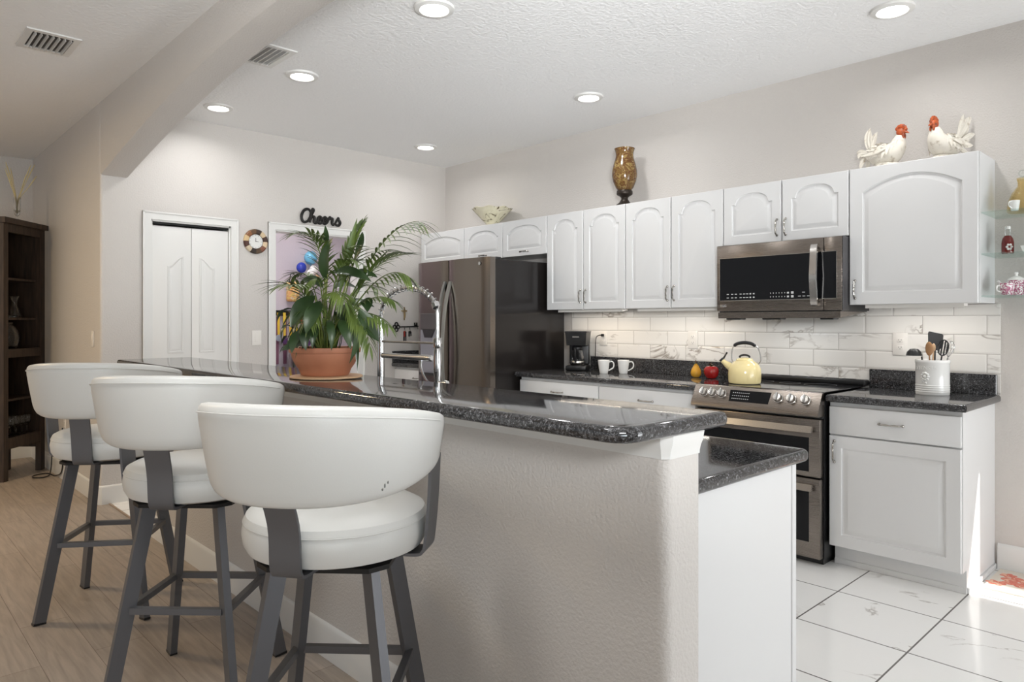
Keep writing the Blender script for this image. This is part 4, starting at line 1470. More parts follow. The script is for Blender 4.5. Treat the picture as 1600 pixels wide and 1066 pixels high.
for k in range(44):   # the thicket in the middle
    a = rnd.uniform(0, 2 * PI); rr = rnd.uniform(.01, .08)
    p0 = pc + Vector((math.cos(a) * rr, math.sin(a) * rr, -.01))
    out = Vector((math.cos(a), math.sin(a), 0))
    p1 = p0 + out * rnd.uniform(.02, .05) + Vector((0, 0, rnd.uniform(.07, .17)))
    p2 = p1 + out * rnd.uniform(.03, .06) + Vector((0, 0, rnd.uniform(.0, .06)))
    p3 = p1 + out * rnd.uniform(.05, .10) + Vector((0, 0, -rnd.uniform(.02, .10)))
    b = MB(); b.tube([p0, p0.lerp(p1, .5) + out * .004, p1], .0018, 5); b.leaf(p1, p2, p3, rnd.uniform(.016, .034), (0, 0, 1), 8, .3, .4)
    b.build('leaf', M_LILY if k % 3 else M_LEAF, plant, recalc=False, sharp=180)


# ------------------------------------------------------------------ left countertop
CT = CZ1 + .0006


def coffee_maker(x, y):
    t = thing('coffee_maker', 'black drip coffee maker with glass carafe beside the fridge', 'coffee maker', (x, y, CT))
    rz = Matrix.Rotation(R(30), 4, 'Z') @ Matrix.Diagonal((.90, .88, 1, 1))
    def fin(b_, n_, m_, par):
        for v in b_.bm.verts: v.co = rz @ v.co
        return b_.build(n_, m_, par, world=False)
    b_ = MB(); b_.box((-.11, -.095, 0), (.11, .095, .042), .014, 3); fin(b_, 'base', M_BPLAS, t)
    b_ = MB(); b_.box((.045, -.090, .042), (.11, .090, .21), .012, 3); fin(b_, 'tower', M_BPLAS, t)
    b_ = MB()
    b_.loops([[(-.088, -.086, .200), (.11, -.086, .200), (.11, .086, .200), (-.088, .086, .200)], [(-.106, -.096, .300), (.112, -.096, .300), (.112, .096, .300), (-.106, .096, .300)]], True, True, True, False)
    h = fin(b_, 'filter_head', M_BPLAS, t)
    b_ = MB(); b_.box((-.112, -.101, .300), (.116, .101, .312), .005, 2); fin(b_, 'lid', M_BPLAS, t)
    b_ = MB(); b_.box((-.1045, -.03, .262), (-.099, .03, .272)); fin(b_, 'name_plate', M_NICKEL, h)
    b_ = MB(); b_.lathe([(.0001, .044), (.056, .044), (.064, .052), (.066, .075), (.060, .115), (.046, .155), (.043, .170), (.047, .178)], (-.035, 0, 0), 32, cap=False); c = fin(b_, 'carafe', clearglass('smoked_glass', srgb(190, 190, 195), .6), t)
    b_ = MB(); b_.lathe([(.0001, .191), (.040, .190), (.048, .182), (.048, .166), (.044, .160)], (-.035, 0, 0), 28, cap=False); fin(b_, 'carafe_lid', M_BPLAS, c)
    b_ = MB(); b_.lathe([(.0665, .062), (.0670, .074), (.0655, .078)], (-.035, 0, 0), 32, cap=False); fin(b_, 'band', M_STEEL, c)
    b_ = MB(); b_.tube(spline([(-.085, 0, .172), (-.118, 0, .165), (-.122, 0, .12), (-.105, 0, .08), (-.10, 0, .072)], 5), 1, flat=(.009, .005, (0, 1, 0))); fin(b_, 'carafe_handle', M_BPLAS, c)
    b_ = MB(); b_.lathe([(.0001, .0425), (.060, .0425), (.062, .0445), (.0001, .046)], (-.035, 0, 0), 32); fin(b_, 'hot_plate', M_STEEL, t)
    return t


coffee_maker(4.235, 3.70)


def mug(x, y, rz, label, group=None, sc_=1.0, z=CT):
    t = thing('mug', label, 'mug', (x, y, z), group)
    b_ = MB(); b_.lathe([(p[0] * sc_, p[1] * sc_) for p in [(.0001, 0), (.029, 0), (.031, .003), (.036, .03), (.041, .07), (.044, .098), (.0425, .100), (.041, .097), (.037, .06), (.030, .012), (.0001, .010)]], n=36); b_.build('cup', M_WCER, t, world=False)
    c, s_ = math.cos(rz), math.sin(rz)
    P = spline([Vector((.040, 0, .086)), Vector((.062, 0, .088)), Vector((.074, 0, .070)), Vector((.068, 0, .042)), Vector((.036, 0, .022))], 6)
    b_ = MB(); b_.tube([(sc_ * (p.x * c), sc_ * (p.x * s_), sc_ * p.z) for p in P], .0048 * sc_, 8); b_.build('handle', M_WCER, t, world=False)
    return t


mug(4.12, 3.345, R(-52), 'plain white mug on the countertop, next to the coffee maker')
mug(4.215, 3.235, R(-52), 'plain white mug on the countertop, farther from the coffee maker')

b = MB(); prof_ = [(.0001, 0), (.020, .002), (.033, .014), (.037, .032), (.031, .056), (.020, .076), (.014, .088), (.006, .095), (.0001, .096)]
t = thing('pear_figurine', 'yellow glazed pear ornament on the countertop beside the red apple', 'ornament', (4.285, 2.662, CT))
b.lathe(prof_, n=28); b.build('fruit', M_PEAR, t, world=False)
b = MB(); b.tube([(0, 0, .092), (.003, .004, .105), (.008, .008, .116)], [.004, .0035, .004], 8); b.build('stem', M_STEMB, t, world=False)
for d in ((-.02, .03, .098), (.01, -.034, .088), (-.03, -.01, .094)):
    b = MB(); b.leaf((0, 0, .094), (d[0] * .6, d[1] * .6, .108), d, .024, (0, 0, 1), 6); b.build('leaf', M_LGREEN, t, world=False, recalc=False, sharp=180)
t = thing('apple_figurine', 'red glazed apple ornament on the countertop left of the kettle', 'ornament', (4.270, 2.535, CT))
b = MB(); b.lathe([(.0001, .004), (.012, .0), (.030, .004), (.044, .022), (.050, .046), (.047, .068), (.034, .083), (.018, .085), (.006, .076), (.0001, .072)], n=32); b.build('fruit', M_RED, t, world=False)
b = MB(); b.tube([(0, 0, .073), (.002, .003, .09), (.007, .007, .103)], [.003, .003, .004], 8); b.build('stem', M_STEMB, t, world=False)
for d in ((-.022, .030, .096), (-.025, -.022, .094)):
    b = MB(); b.leaf((0, 0, .082), (d[0] * .6, d[1] * .6, .102), d, .024, (0, 0, 1), 6); b.build('leaf', M_LGREEN, t, world=False, recalc=False, sharp=180)


def kettle(x, y):
    t = thing('kettle', 'cream enamel kettle with black grip on the cooktop', 'kettle', (x, y, .9275))
    b_ = MB(); b_.lathe([(.0001, 0), (.086, 0), (.092, .004), (.095, .020), (.096, .060), (.093, .090), (.084, .112), (.066, .130), (.048, .139), (.046, .142)], n=48, cap=False); b_.build('body', M_CREAM, t, world=False)
    b_ = MB(); b_.lathe([(.050, .139), (.050, .143), (.046, .148), (.020, .156), (.0001, .158)], n=36, cap=False); lid = b_.build('lid', M_CREAM, t, world=False)
    v = Vector((-.30, .95, 0)).normalized()
    b_ = MB(); b_.tube(spline([v * .030 * s_ + Vector((0, 0, .156 + h_)) for s_, h_ in ((-1, 0), (-.8, .010), (0, .016), (.8, .010), (1, 0))], 4), .0062, 8); b_.build('lid_knob', M_BPLAS, lid, world=False)
    b_ = MB(); b_.tube([v * .070 + Vector((0, 0, .088)), v * .094 + Vector((0, 0, .104)), v * .118 + Vector((0, 0, .122)), v * .136 + Vector((0, 0, .139))], [.027, .022, .016, .0135], 20); sp_ = b_.build('spout', M_CREAM, t, world=False)
    b_ = MB(); b_.tube([v * .131 + Vector((0, 0, .135)), v * .140 + Vector((0, 0, .144))], [.0155, .0155], 16); b_.tube([v * .124 + Vector((0, 0, .150)), v * .112 + Vector((0, 0, .172)), v * .104 + Vector((0, 0, .186))], [.006, .005, .006], 8); b_.build('whistle', M_BPLAS, sp_, world=False)
    b_ = MB()
    P = [v * -.080 + Vector((0, 0, .118)), v * -.094 + Vector((0, 0, .150)), v * -.082 + Vector((0, 0, .205)), v * -.056 + Vector((0, 0, .232)), v * 0 + Vector((0, 0, .240)), v * .056 + Vector((0, 0, .232)), v * .072 + Vector((0, 0, .205)), v * .076 + Vector((0, 0, .155)), v * .070 + Vector((0, 0, .128))]
    b_.tube(spline(P, 6), .0035, 8); h = b_.build('handle', M_CHROME, t, world=False)
    b_ = MB(); b_.tube(spline([v * -.064 + Vector((0, 0, .226)), v * -.04 + Vector((0, 0, .240)), v * 0 + Vector((0, 0, .246)), v * .04 + Vector((0, 0, .240)), v * .064 + Vector((0, 0, .226))], 5), [.006] + [.0105] * 19 + [.006], 12); b_.build('grip', M_BPLAS, h, world=False)


kettle(3.955, 2.122)


# ------------------------------------------------------------------ utensil crock
CX, CY = 4.205, 1.178
t = thing('utensil_crock', 'white ribbed ceramic crock holding cooking utensils, right countertop', 'crock', (CX, CY, CT))
b = MB(); rib = []
for k in range(4):
    z = .012 + k * .011
    rib += [(.0795, z), (.0812, z + .002), (.0812, z + .006), (.0795, z + .008)]
b.lathe([(.0001, 0), (.078, 0), (.0795, .004)] + rib + [(.0795, .068), (.0795, .165), (.0815, .168), (.0825, .178), (.080, .184), (.0765, .182), (.0745, .165), (.0745, .012), (.0001, .010)], n=56)
b.build('jar', M_WCER, t, world=False)
view = math.atan2(-CY, -CX)


def on_crock(x, y, d):
    a = view - .45 + x / .0795
    r = .0793 + max(d, 0)
    return (CX + r * math.cos(a), CY + r * math.sin(a), CT + .142 + y)


text_mesh('UTENSILS', .026, .0028, on_crock, 'lettering', M_WCER, t)
b = MB()
for k in range(9):   # raised flower
    a = 2 * PI * k / 9
    p = on_crock(.0 + .016 * math.cos(a), -.045 + .018 * math.sin(a), .0006); b.ball(p, .007, n=10, m=6)
b.ball(on_crock(0, -.045, .001), .009, n=10, m=6); b.ball(on_crock(.004, -.078, .0), .006, n=8, m=6); b.ball(on_crock(-.010, -.070, .0), .006, n=8, m=6)
b.build('relief', M_WCER, t)

top = Vector((CX, CY, CT + .02))
CD = Vector((CX, CY, 0)).normalized()
CR = Vector((CD.y, -CD.x, 0))


def ut(name, label, hx, hd, ex, ed, ez, m, head, handle_m=None):
    """a utensil standing in the crock: foot at (hx, hd) near the floor, neck at (ex, ed, ez); x to the right, d away"""
    p0 = Vector((CX, CY, CT + .014)) + CR * hx + CD * hd
    p1 = Vector((CX, CY, CT)) + CR * ex + CD * ed + Vector((0, 0, ez))
    t_ = thing(name, label, 'utensil', p0, 'utensils in the crock')
    b_ = MB(); b_.tube([p0, p1], [.005, .0038], 8); b_.build('handle', handle_m or m, t_)
    b_ = MB(); head(b_, p1, (p1 - p0).normalized()); b_.build('head', m, t_)


def h_ladle(b_, p, d):
    c = p + CR * -.035 + Vector((0, 0, .012))
    ls = []
    for r_, z in ((.0001, .030), (.020, .027), (.034, .012), (.040, -.008), (.0385, -.008), (.032, .010), (.018, .024), (.0001, .027)):
        ls.append([c + CR * (r_ * math.cos(2 * PI * k / 24)) + CD * (r_ * math.sin(2 * PI * k / 24)) + Vector((0, 0, z)) for k in range(24)])
    b_.loops(ls, True, False, False)


def h_blade(w, L, th, slots=False, cut=.0):
    def f(b_, p, d):
        s_ = CR - d * CR.dot(d); s_.normalize()
        nn = d.cross(s_).normalized()
        pts = [(-.22, -.02), (.22, -.02), (.40, .10), (.46, .20), (.5, .90 - cut), (.47, .97 - cut), (.40, 1.0 - cut), (-.40, 1.0), (-.47, .97), (-.5, .90), (-.46, .20), (-.40, .10)]
        if not slots:
            b_.poly([p + s_ * x * w + d * y * L - nn * th / 2 for x, y in pts], nn * th)
        else:
            ell = lambda k, a, c: p + s_ * (w * .5 * a * math.cos(k)) + d * (L * .5 + L * .5 * a * math.sin(k)) + nn * c
            for x in (-.36, -.12, .12, .36):
                h_ = .46 * math.sqrt(1 - (x * 1.8) ** 2)
                b_.tube([p + s_ * w * x + d * L * (.5 - h_), p + s_ * w * x + d * L * (.5 + h_)], 1, flat=(.0035, .0012, nn))
            ring = [ell(2 * PI * k / 24, .94, 0) for k in range(25)]
            b_.tube(ring, .0032, 6)
    return f


def h_spoon(w, L):
    def f(b_, p, d):
        s_ = (CR - d * CR.dot(d)).normalized(); nn = d.cross(s_).normalized()
        m = Matrix((s_, nn, d)).transposed()
        b_.ball(p + d * L * .5, w / 2, .006, L / 2, 18, 12, m)
    return f


def h_whisk(b_, p, d):
    s_ = (CR - d * CR.dot(d)).normalized(); nn = d.cross(s_).normalized()
    for k in range(5):
        a = PI * k / 5
        u = s_ * math.cos(a) + nn * math.sin(a)
        b_.tube(spline([p, p + u * .014 + d * .03, p + u * .020 + d * .065, p + d * .09, p - u * .020 + d * .065, p - u * .014 + d * .03, p], 5), .0011, 5)


ut('ladle', 'black ladle hanging over the left rim of the crock', -.03, .0, -.050, -.01, .200, M_BPLAS, h_ladle)
ut('spatula', 'black turner spatula, the tallest utensil in the crock', .005, .035, .012, .055, .235, M_BPLAS, h_blade(.072, .098, .003, cut=.12))
ut('wooden_spoon', 'brown wooden spoon in the middle of the crock', -.008, -.03, -.014, -.03, .205, M_WOODSP, h_spoon(.036, .075))
ut('slotted_spoon', 'black slotted spoon leaning right in the crock', .014, -.02, .042, -.025, .205, M_BPLAS, h_blade(.050, .088, .003, True))
ut('whisk', 'steel wire whisk leaning farthest right in the crock', .036, .01, .070, .012, .195, M_CHROME, h_whisk)
ut('wooden_fork', 'pale wooden handle standing behind the spoon in the crock', -.004, .006, .004, .012, .225, mat('pale_wood', srgb(206, 172, 136), .6), h_spoon(.020, .045))


# ------------------------------------------------------------------ electrical plates
def plate(name, label, cat, c, nrm, w, h, kind, group=None):
    """a wall plate, c its centre on the wall, nrm pointing into the room"""
    t_ = thing(name, label, cat, c, group)
    N = Vector(nrm); U = Vector((0, 0, 1)); S = U.cross(N)
    def bx(s0, s1, u0, u1, n0, n1, nm, m, par, bev=.0):
        q = [S * a + U * u + N * n for a in (s0, s1) for u in (u0, u1) for n in (n0, n1)]
        lo = [min(v[i] for v in q) for i in range(3)]; hi = [max(v[i] for v in q) for i in range(3)]
        b_ = MB(); b_.box(lo, hi, bev, 2)
        return b_.build(nm, m, par, world=False)
    bx(-w / 2, w / 2, -h / 2, h / 2, .0005, .006, 'plate', M_WPLAS, t_, .0018)
    if kind == 'outlet':
        for u in (-.021, .021):
            f = bx(-.017, .017, u - .014, u + .014, .006, .0075, 'socket', M_WPLAS, t_, .0006)
            for s_ in (-.0065, .0065): bx(s_ - .001, s_ + .001, u - .001, u + .007, .0072, .0078, 'slot', M_DARKIN, f)
            bx(-.002, .002, u - .009, u - .005, .0072, .0078, 'slot', M_DARKIN, f)
    else:
        bx(-.017, .017, -.034, .034, .006, .0085, 'rocker', M_WPLAS, t_, .0008)
    return t_


plate('wall_outlet', 'outlet behind the coffee maker with a black plug in it', 'outlet', (4.4095, 3.583, 1.170), (-1, 0, 0), .074, .118, 'outlet')
plate('wall_outlet', 'outlet on the tile between the mugs and the kettle', 'outlet', (4.4095, 2.763, 1.172), (-1, 0, 0), .080, .125, 'outlet')
plate('wall_outlet', 'outlet on the tile beside the utensil crock', 'outlet', (4.4095, 1.400, 1.172), (-1, 0, 0), .080, .128, 'outlet')
plate('wall_outlet', 'outlet low on the hall wall behind the farthest stool', 'outlet', (XA - .0005, 6.726, .448), (-1, 0, 0), .072, .118, 'outlet')
plate('light_switch', 'light switch on the hall wall by the dark curio cabinet', 'switch', (XA - .0005, 5.84, 1.175), (-1, 0, 0), .072, .118, 'switch')
plate('light_switch', 'light switch on the back wall under the clock', 'switch', (2.457, YB - .0005, 1.168), (0, -1, 0), .078, .122, 'switch')
b = MB(); b.tube(spline([(4.395, 3.578, 1.193), (4.375, 3.578, 1.194), (4.345, 3.59, 1.188), (4.335, 3.60, 1.16), (4.345, 3.612, 1.06), (4.352, 3.62, .93), (4.34, 3.64, .92)], 6), .0034, 8)
b.box((4.384, 3.568, 1.183), (4.4005, 3.590, 1.203), .003, 2)
tag(b.build('power_cord', M_BPLAS), 'black power cord plugged in behind the coffee maker', 'cord')


# ------------------------------------------------------------------ on the back wall
def clock():
    c = (2.447, YB, 1.958)
    t = thing('wall_clock', 'round wall clock with patchwork stone rim and white dial', 'clock', c)
    cols = [srgb(*q) for q in ((58, 42, 30), (206, 184, 150), (66, 42, 34), (214, 190, 158), (120, 72, 52), (84, 64, 44), (44, 32, 24), (200, 184, 158), (76, 44, 34), (210, 182, 138), (132, 84, 48), (96, 70, 44))]
    ms = [mat('clock_stone', q, .4) for q in cols]
    n = 12
    b_ = MB()
    for k in range(n):
        b_.mi = k
        for j in range(5):
            a0 = 2 * PI * (k + j / 5) / n; a1 = 2 * PI * (k + (j + 1) / 5) / n
            sec = [(.060, 0), (.060, .014), (.068, .020), (.092, .020), (.101, .012), (.101, 0)]
            f = lambda a: [(c[0] + r * math.sin(a), YB - .0006 - d, c[2] + r * math.cos(a)) for r, d in sec]
            b_.loops([f(a0), f(a1)], False, False, False, False)
    b_.build('rim', ms, t, recalc=False)
    b_ = MB(); b_.lathe([(.0001, YB - .010), (.0605, YB - .010), (.0605, YB - .001)], (c[0], 0, c[2]), 40, 'Y', cap=False); d = b_.build('dial', mat('clock_dial', srgb(226, 226, 222), .3), t)
    b_ = MB(); b_.ring((c[0], YB - .0125, c[2]), .0605, .0028, 'Y', 40, 6); b_.build('inner_ring', M_BRONZE, t)
    for nm, a, L in (('hour_hand', R(0), .028), ('minute_hand', R(92), .022)):
        b_ = MB(); b_.box((c[0] - .0016, YB - .0122, c[2] - .004), (c[0] + .0016, YB - .0108, c[2] + L))
        for v in b_.bm.verts:
            x, z = v.co.x - c[0], v.co.z - c[2]
            v.co.x = c[0] + x * math.cos(a) + z * math.sin(a); v.co.z = c[2] - x * math.sin(a) + z * math.cos(a)
        b_.build(nm, M_BRONZE, d)
    b_ = MB()
    for k in range(12):
        a = PI / 6 * k
        b_.box((c[0] + .050 * math.sin(a) - .002, YB - .0110, c[2] + .050 * math.cos(a) - .002), (c[0] + .050 * math.sin(a) + .002, YB - .0098, c[2] + .050 * math.cos(a) + .002))
    b_.build('hour_marks', M_BRONZE, d)


clock()

# script sign over the doorway
S = [[(.56, .80), (.50, .96), (.36, 1.0), (.18, .86), (.06, .52), (.08, .18), (.22, .03), (.40, .12)],
     [(.40, .12), (.58, .52), (.74, .92), (.70, 1.04), (.62, .84), (.56, .40), (.53, .04)],
     [(.55, .22), (.66, .46), (.76, .50), (.79, .36), (.77, .12), (.86, .04), (.96, .16)],
     [(.96, .18), (1.10, .26), (1.20, .42), (1.12, .54), (1.01, .42), (.99, .18), (1.10, .04), (1.26, .14)],
     [(1.26, .18), (1.40, .26), (1.50, .42), (1.42, .54), (1.31, .42), (1.29, .18), (1.40, .04), (1.56, .18)],
     [(1.56, .18), (1.66, .52), (1.72, .58), (1.75, .48), (1.86, .48), (1.83, .20), (1.89, .04), (2.02, .16)],
     [(2.02, .16), (2.20, .58), (2.24, .46), (2.32, .26), (2.26, .06), (2.12, .04), (2.04, .12)]]
b = MB()
x0, z0 = 2.838, 2.141
for st in S:
    P = spline([(x0 + u * .163, YB - .016, z0 + .014 + v * .118) for u, v in st], 6)
    b.tube(P, [.0105 * (.9 + .35 * math.sin(3.1 * i / len(P))) for i in range(len(P))], 8)
tag(b.build('script_sign', M_BIRON), 'black script Cheers sign resting on the doorway trim', 'sign')

# crucifix
t = thing('crucifix', 'small brass wall crucifix above the black key rack', 'crucifix', (3.915, YB, 1.38))
b = MB(); b.box((3.909, YB - .009, 1.316), (3.921, YB - .0006, 1.442), .002, 1); b.box((3.882, YB - .009, 1.398), (3.948, YB - .0006, 1.411), .002, 1)
b.build('cross', mat('aged_brass', srgb(150, 128, 92), .35, .7), t)
b = MB(); b.tube(spline([(3.915, YB - .013, 1.338), (3.917, YB - .014, 1.36), (3.915, YB - .014, 1.39)], 4), .006, 8); b.ball((3.915, YB - .014, 1.405), .007, n=10, m=6); b.tube([(3.889, YB - .012, 1.406), (3.915, YB - .013, 1.393), (3.941, YB - .012, 1.406)], .0035, 6)
b.build('figure', mat('brass_figure', srgb(172, 150, 112), .35, .7), t)

# key shaped rack with keys
t = thing('key_rack', 'black key-shaped wall rack under the crucifix, left of the fridge', 'key rack', (3.91, YB, 1.255))
b = MB()
kx, kz = 3.822, 1.250
for a in range(4):
    b.ring((kx + .020 * math.cos(PI / 2 * a), YB - .008, kz + .026 * math.sin(PI / 2 * a)), .017, .0062, 'Y', 20, 6)
b.ball((kx, YB - .008, kz), .014, .006, .014, 12, 8)
b.build('bow', M_BIRON, t)
b = MB(); b.tube([(kx + .034, YB - .008, kz), (4.085, YB - .008, kz + .006)], .0058, 8)
b.box((4.028, YB - .013, kz + .005), (4.040, YB - .003, kz + .042), .002, 1); b.box((4.052, YB - .013, kz + .005), (4.064, YB - .003, kz + .042), .002, 1); b.box((4.028, YB - .013, kz + .008), (4.064, YB - .003, kz + .022), .002, 1)
b.build('shank', M_BIRON, t)
for k, x in enumerate((3.905, 3.965, 4.06)):
    b = MB(); b.tube(spline([(x, YB - .012, kz), (x, YB - .022, kz - .012), (x, YB - .026, kz - .022), (x, YB - .030, kz - .014)], 4), .0022, 6); b.build('hook', M_BIRON, t)


def keys(x, label, L, m1):
    t_ = thing('key_bunch', label, 'keys', (x, YB - .026, 1.228))
    b_ = MB(); b_.ring((x, YB - .026, 1.219), .010, .0014, 'X', 20, 6); b_.build('ring', M_CHROME, t_)
    b_ = MB(); b_.box((x - .012, YB - .032, 1.208 - L * .45), (x + .010, YB - .024, 1.212), .003, 2); b_.build('fob', m1, t_)
    b_ = MB(); b_.box((x - .014, YB - .023, 1.208 - L), (x + .004, YB - .020, 1.208), .002, 1); b_.box((x + .001, YB - .035, 1.208 - L * .9), (x + .013, YB - .033, 1.205)); b_.build('key', M_BPLAS, t_)


keys(3.905, 'longer bunch of keys with red fob hanging from the key rack', .115, mat('fob_red', srgb(150, 52, 44), .4))
keys(3.965, 'shorter dark keys hanging from the key rack', .05, M_BPLAS)


# ------------------------------------------------------------------ on top of the wall cabinets
TOPZ = ZT + .0006
t = thing('painted_bowl', 'cream footed bowl with brown painted sprigs on top of the fridge cabinets', 'bowl', (4.245, 4.735, TOPZ))
b = MB()
rows = []
for r, z, sc_ in ((.0001, .0, 0), (.060, 0, 0), (.064, .006, 0), (.052, .018, 0), (.058, .032, 0), (.096, .068, .2), (.136, .110, .5), (.164, .142, .8), (.182, .160, 1), (.178, .163, 1), (.158, .142, .8), (.128, .110, .5), (.086, .070, .2), (.03, .045, 0), (.0001, .043, 0)):
    l = []
    for k in range(96):
        a = 2 * PI * k / 96
        q = r * (1 + .022 * sc_ * math.cos(8 * a + .6))
        l.append((q * math.cos(a), q * math.sin(a), z + .005 * sc_ * math.cos(8 * a + .6)))
    rows.append(l)
b.loops(rows, True, False, False)
b.build('bowl', M_BOWL, t, world=False)

t = thing('marbled_vase', 'tall brown and gold marbled vase on a dark foot on the tall cabinets', 'vase', (4.25, 3.251, TOPZ))
b = MB(); b.lathe([(.048, .128), (.066, .150), (.085, .195), (.094, .240), (.093, .275), (.084, .320), (.072, .360), (.066, .385), (.066, .405), (.070, .425), (.076, .440), (.0765, .443), (.074, .443), (.063, .400), (.080, .320), (.090, .25), (.06, .15), (.045, .132)], n=48); b.build('hurricane', M_VASE, t, world=False)
b = MB(); b.lathe([(.0001, 0), (.072, 0), (.072, .010), (.062, .022), (.040, .040), (.026, .062), (.026, .076), (.040, .088), (.058, .098), (.060, .104), (.060, .122), (.057, .127), (.0001, .128)], n=40); b.build('foot', M_BRONZE, t, world=False)


def rooster(x, y, label, face, H, tail):
    """face: direction the bird looks, as an angle in plan"""
    t = thing('rooster_figurine', label, 'figurine', (x, y, TOPZ), 'rooster figurines')
    rz = Matrix.Rotation(face, 4, 'Z')
    def fin(b_, nm, m, par=None, rc=True):
        for v in b_.bm.verts: v.co = rz @ (v.co * H)
        return b_.build(nm, m, par or t, world=False, recalc=rc)
    # body: swept from tail root through breast and neck; local x is forward
    path = spline([(-.115, 0, .075), (-.085, 0, .082), (-.03, 0, .078), (.03, 0, .085), (.062, 0, .115), (.072, 0, .150), (.078, 0, .178)], 6)
    rad = [.012, .045, .066, .066, .050, .036, .022]
    rr = []
    for i in range(6):
        for j in range(6): rr.append(rad[i] + (rad[i + 1] - rad[i]) * j / 6)
    rr.append(rad[-1])
    b_ = MB(); b_.tube(path, rr, 20); body = fin(b_, 'body', M_PLASTER)
    # base of rough plaster
    b_ = MB(); b_.lathe([(.0001, 0), (.066, 0), (.070, .010), (.058, .026), (.030, .034), (.0001, .036)], n=24, sx=1.1, sy=.8); fin(b_, 'base', M_PLASTER)
    # neck and breast feathers
    b_ = MB()
    r2 = random.Random(int(H * 1000) + 3)
    for k in range(46):
        a = r2.uniform(0, 2 * PI); q = r2.uniform(.0, 1)
        cx_ = .076 - .06 * q; cz_ = .170 - .085 * q
        rr_ = .020 + .044 * q
        p = Vector((cx_ + .5 * rr_ * math.cos(a), rr_ * math.sin(a), cz_ + .35 * rr_ * math.cos(a)))
        o = Vector((.6 * math.cos(a) + .1, math.sin(a), -.25))
        b_.leaf(p, p + o * .018 + Vector((0, 0, -.008)), p + o * .022 + Vector((-.006, 0, -.040)), .017, (o + Vector((0, 0, .6))).normalized(), 5, .3)
    fin(b_, 'breast_feathers', M_PLASTER, body, False)
    b_ = MB()
    for k in range(70):
        a = r2.uniform(-1.9, 1.9); q = r2.uniform(0, 1)
        x_ = .045 - .13 * q; rr_ = .058 * math.sin(PI * (.22 + .62 * q)) + .008
        p = Vector((x_, rr_ * math.sin(a), .082 + rr_ * math.cos(a)))
        o = Vector((0, math.sin(a), math.cos(a)))
        b_.leaf(p - o * .004, p + o * .010 + Vector((-.020, 0, 0)), p + o * .006 + Vector((-.042, 0, -.006)), .019, (o + Vector((.01, 0, .01))).normalized(), 5, .35)
    fin(b_, 'body_feathers', M_PLASTER, body, False)
    for s_ in (-1, 1):
        b_ = MB()
        for k in range(6):
            p = Vector((.030 - .012 * k, s_ * .060, .105 - .003 * k))
            b_.leaf(p, p + Vector((-.045, s_ * .020, -.010)), p + Vector((-.088, s_ * .016, -.052 + .008 * k)), .020, (0, s_, .3), 6, .3)
        fin(b_, 'wing', M_PLASTER, body, False)
    # tail plumes
    b_ = MB()
    for (bx, bz, mx, mz, ex, ez, w, yy) in tail:
        p0, p1, p2 = Vector((-.085, 0, .085)), Vector((mx, yy * .6, mz)), Vector((ex, yy, ez))
        b_.leaf(p0, p1, p2, w, (0, 1, .02), 10, .35, .62)
        b_.leaf(p0 + Vector((0, .004, 0)), p1 + Vector((0, .010, 0)), p2 + Vector((0, .002, 0)), w * .9, (0, -1, .02), 10, .35, .62)
    fin(b_, 'tail_feathers', M_PLASTER, body, False)
    # red head with comb, beak and wattles
    b_ = MB()
    b_.ball((.084, 0, .198), .026, .021, .026, 18, 12)
    b_.tube([(.104, 0, .196), (.120, 0, .190), (.132, 0, .182)], [.010, .006, .001], 8)
    for s_ in (-.010, .010): b_.ball((.100, s_, .172), .009, .006, .017, 10, 8)
    head = fin(b_, 'head', M_RUST)
    b_ = MB()
    for k in range(6):
        a = R(10 + 27 * k)
        b_.ball((.084 + .026 * math.cos(a), 0, .204 + .030 * math.sin(a)), .0125, .006, .0125, 10, 8)
    fin(b_, 'comb', M_RUST, head)


tail_a = [(0, 0, -.135, .19, -.098, .262, .045, .004), (0, 0, -.11, .17, -.060, .232, .040, .014), (0, 0, -.17, .135, -.165, .085, .030, -.01), (0, 0, -.17, .150, -.185, .120, .030, .012), (0, 0, -.16, .110, -.160, .040, .030, .014), (0, 0, -.15, .090, -.150, .010, .030, -.016), (0, 0, -.13, .07, -.12, .004, .028, .02), (0, 0, -.15, .12, -.172, .065, .028, .022)]
tail_b = [(0, 0, -.155, .235, -.215, .268, .046, .004), (0, 0, -.12, .24, -.145, .275, .030, .010), (0, 0, -.16, .185, -.215, .215, .040, -.008), (0, 0, -.17, .155, -.240, .170, .034, .010), (0, 0, -.16, .125, -.225, .135, .034, -.012), (0, 0, -.16, .10, -.215, .100, .030, .014), (0, 0, -.15, .085, -.190, .060, .030, -.018), (0, 0, -.14, .07, -.170, .020, .030, .020)]
rooster(4.20, 1.405, 'white and rust rooster figurine on the big cabinet, the left one with short tail', R(-96), .92, tail_a)
rooster(4.22, 1.125, 'white and rust rooster figurine on the big cabinet, the right one with long curling tail', R(158), .92, tail_b)


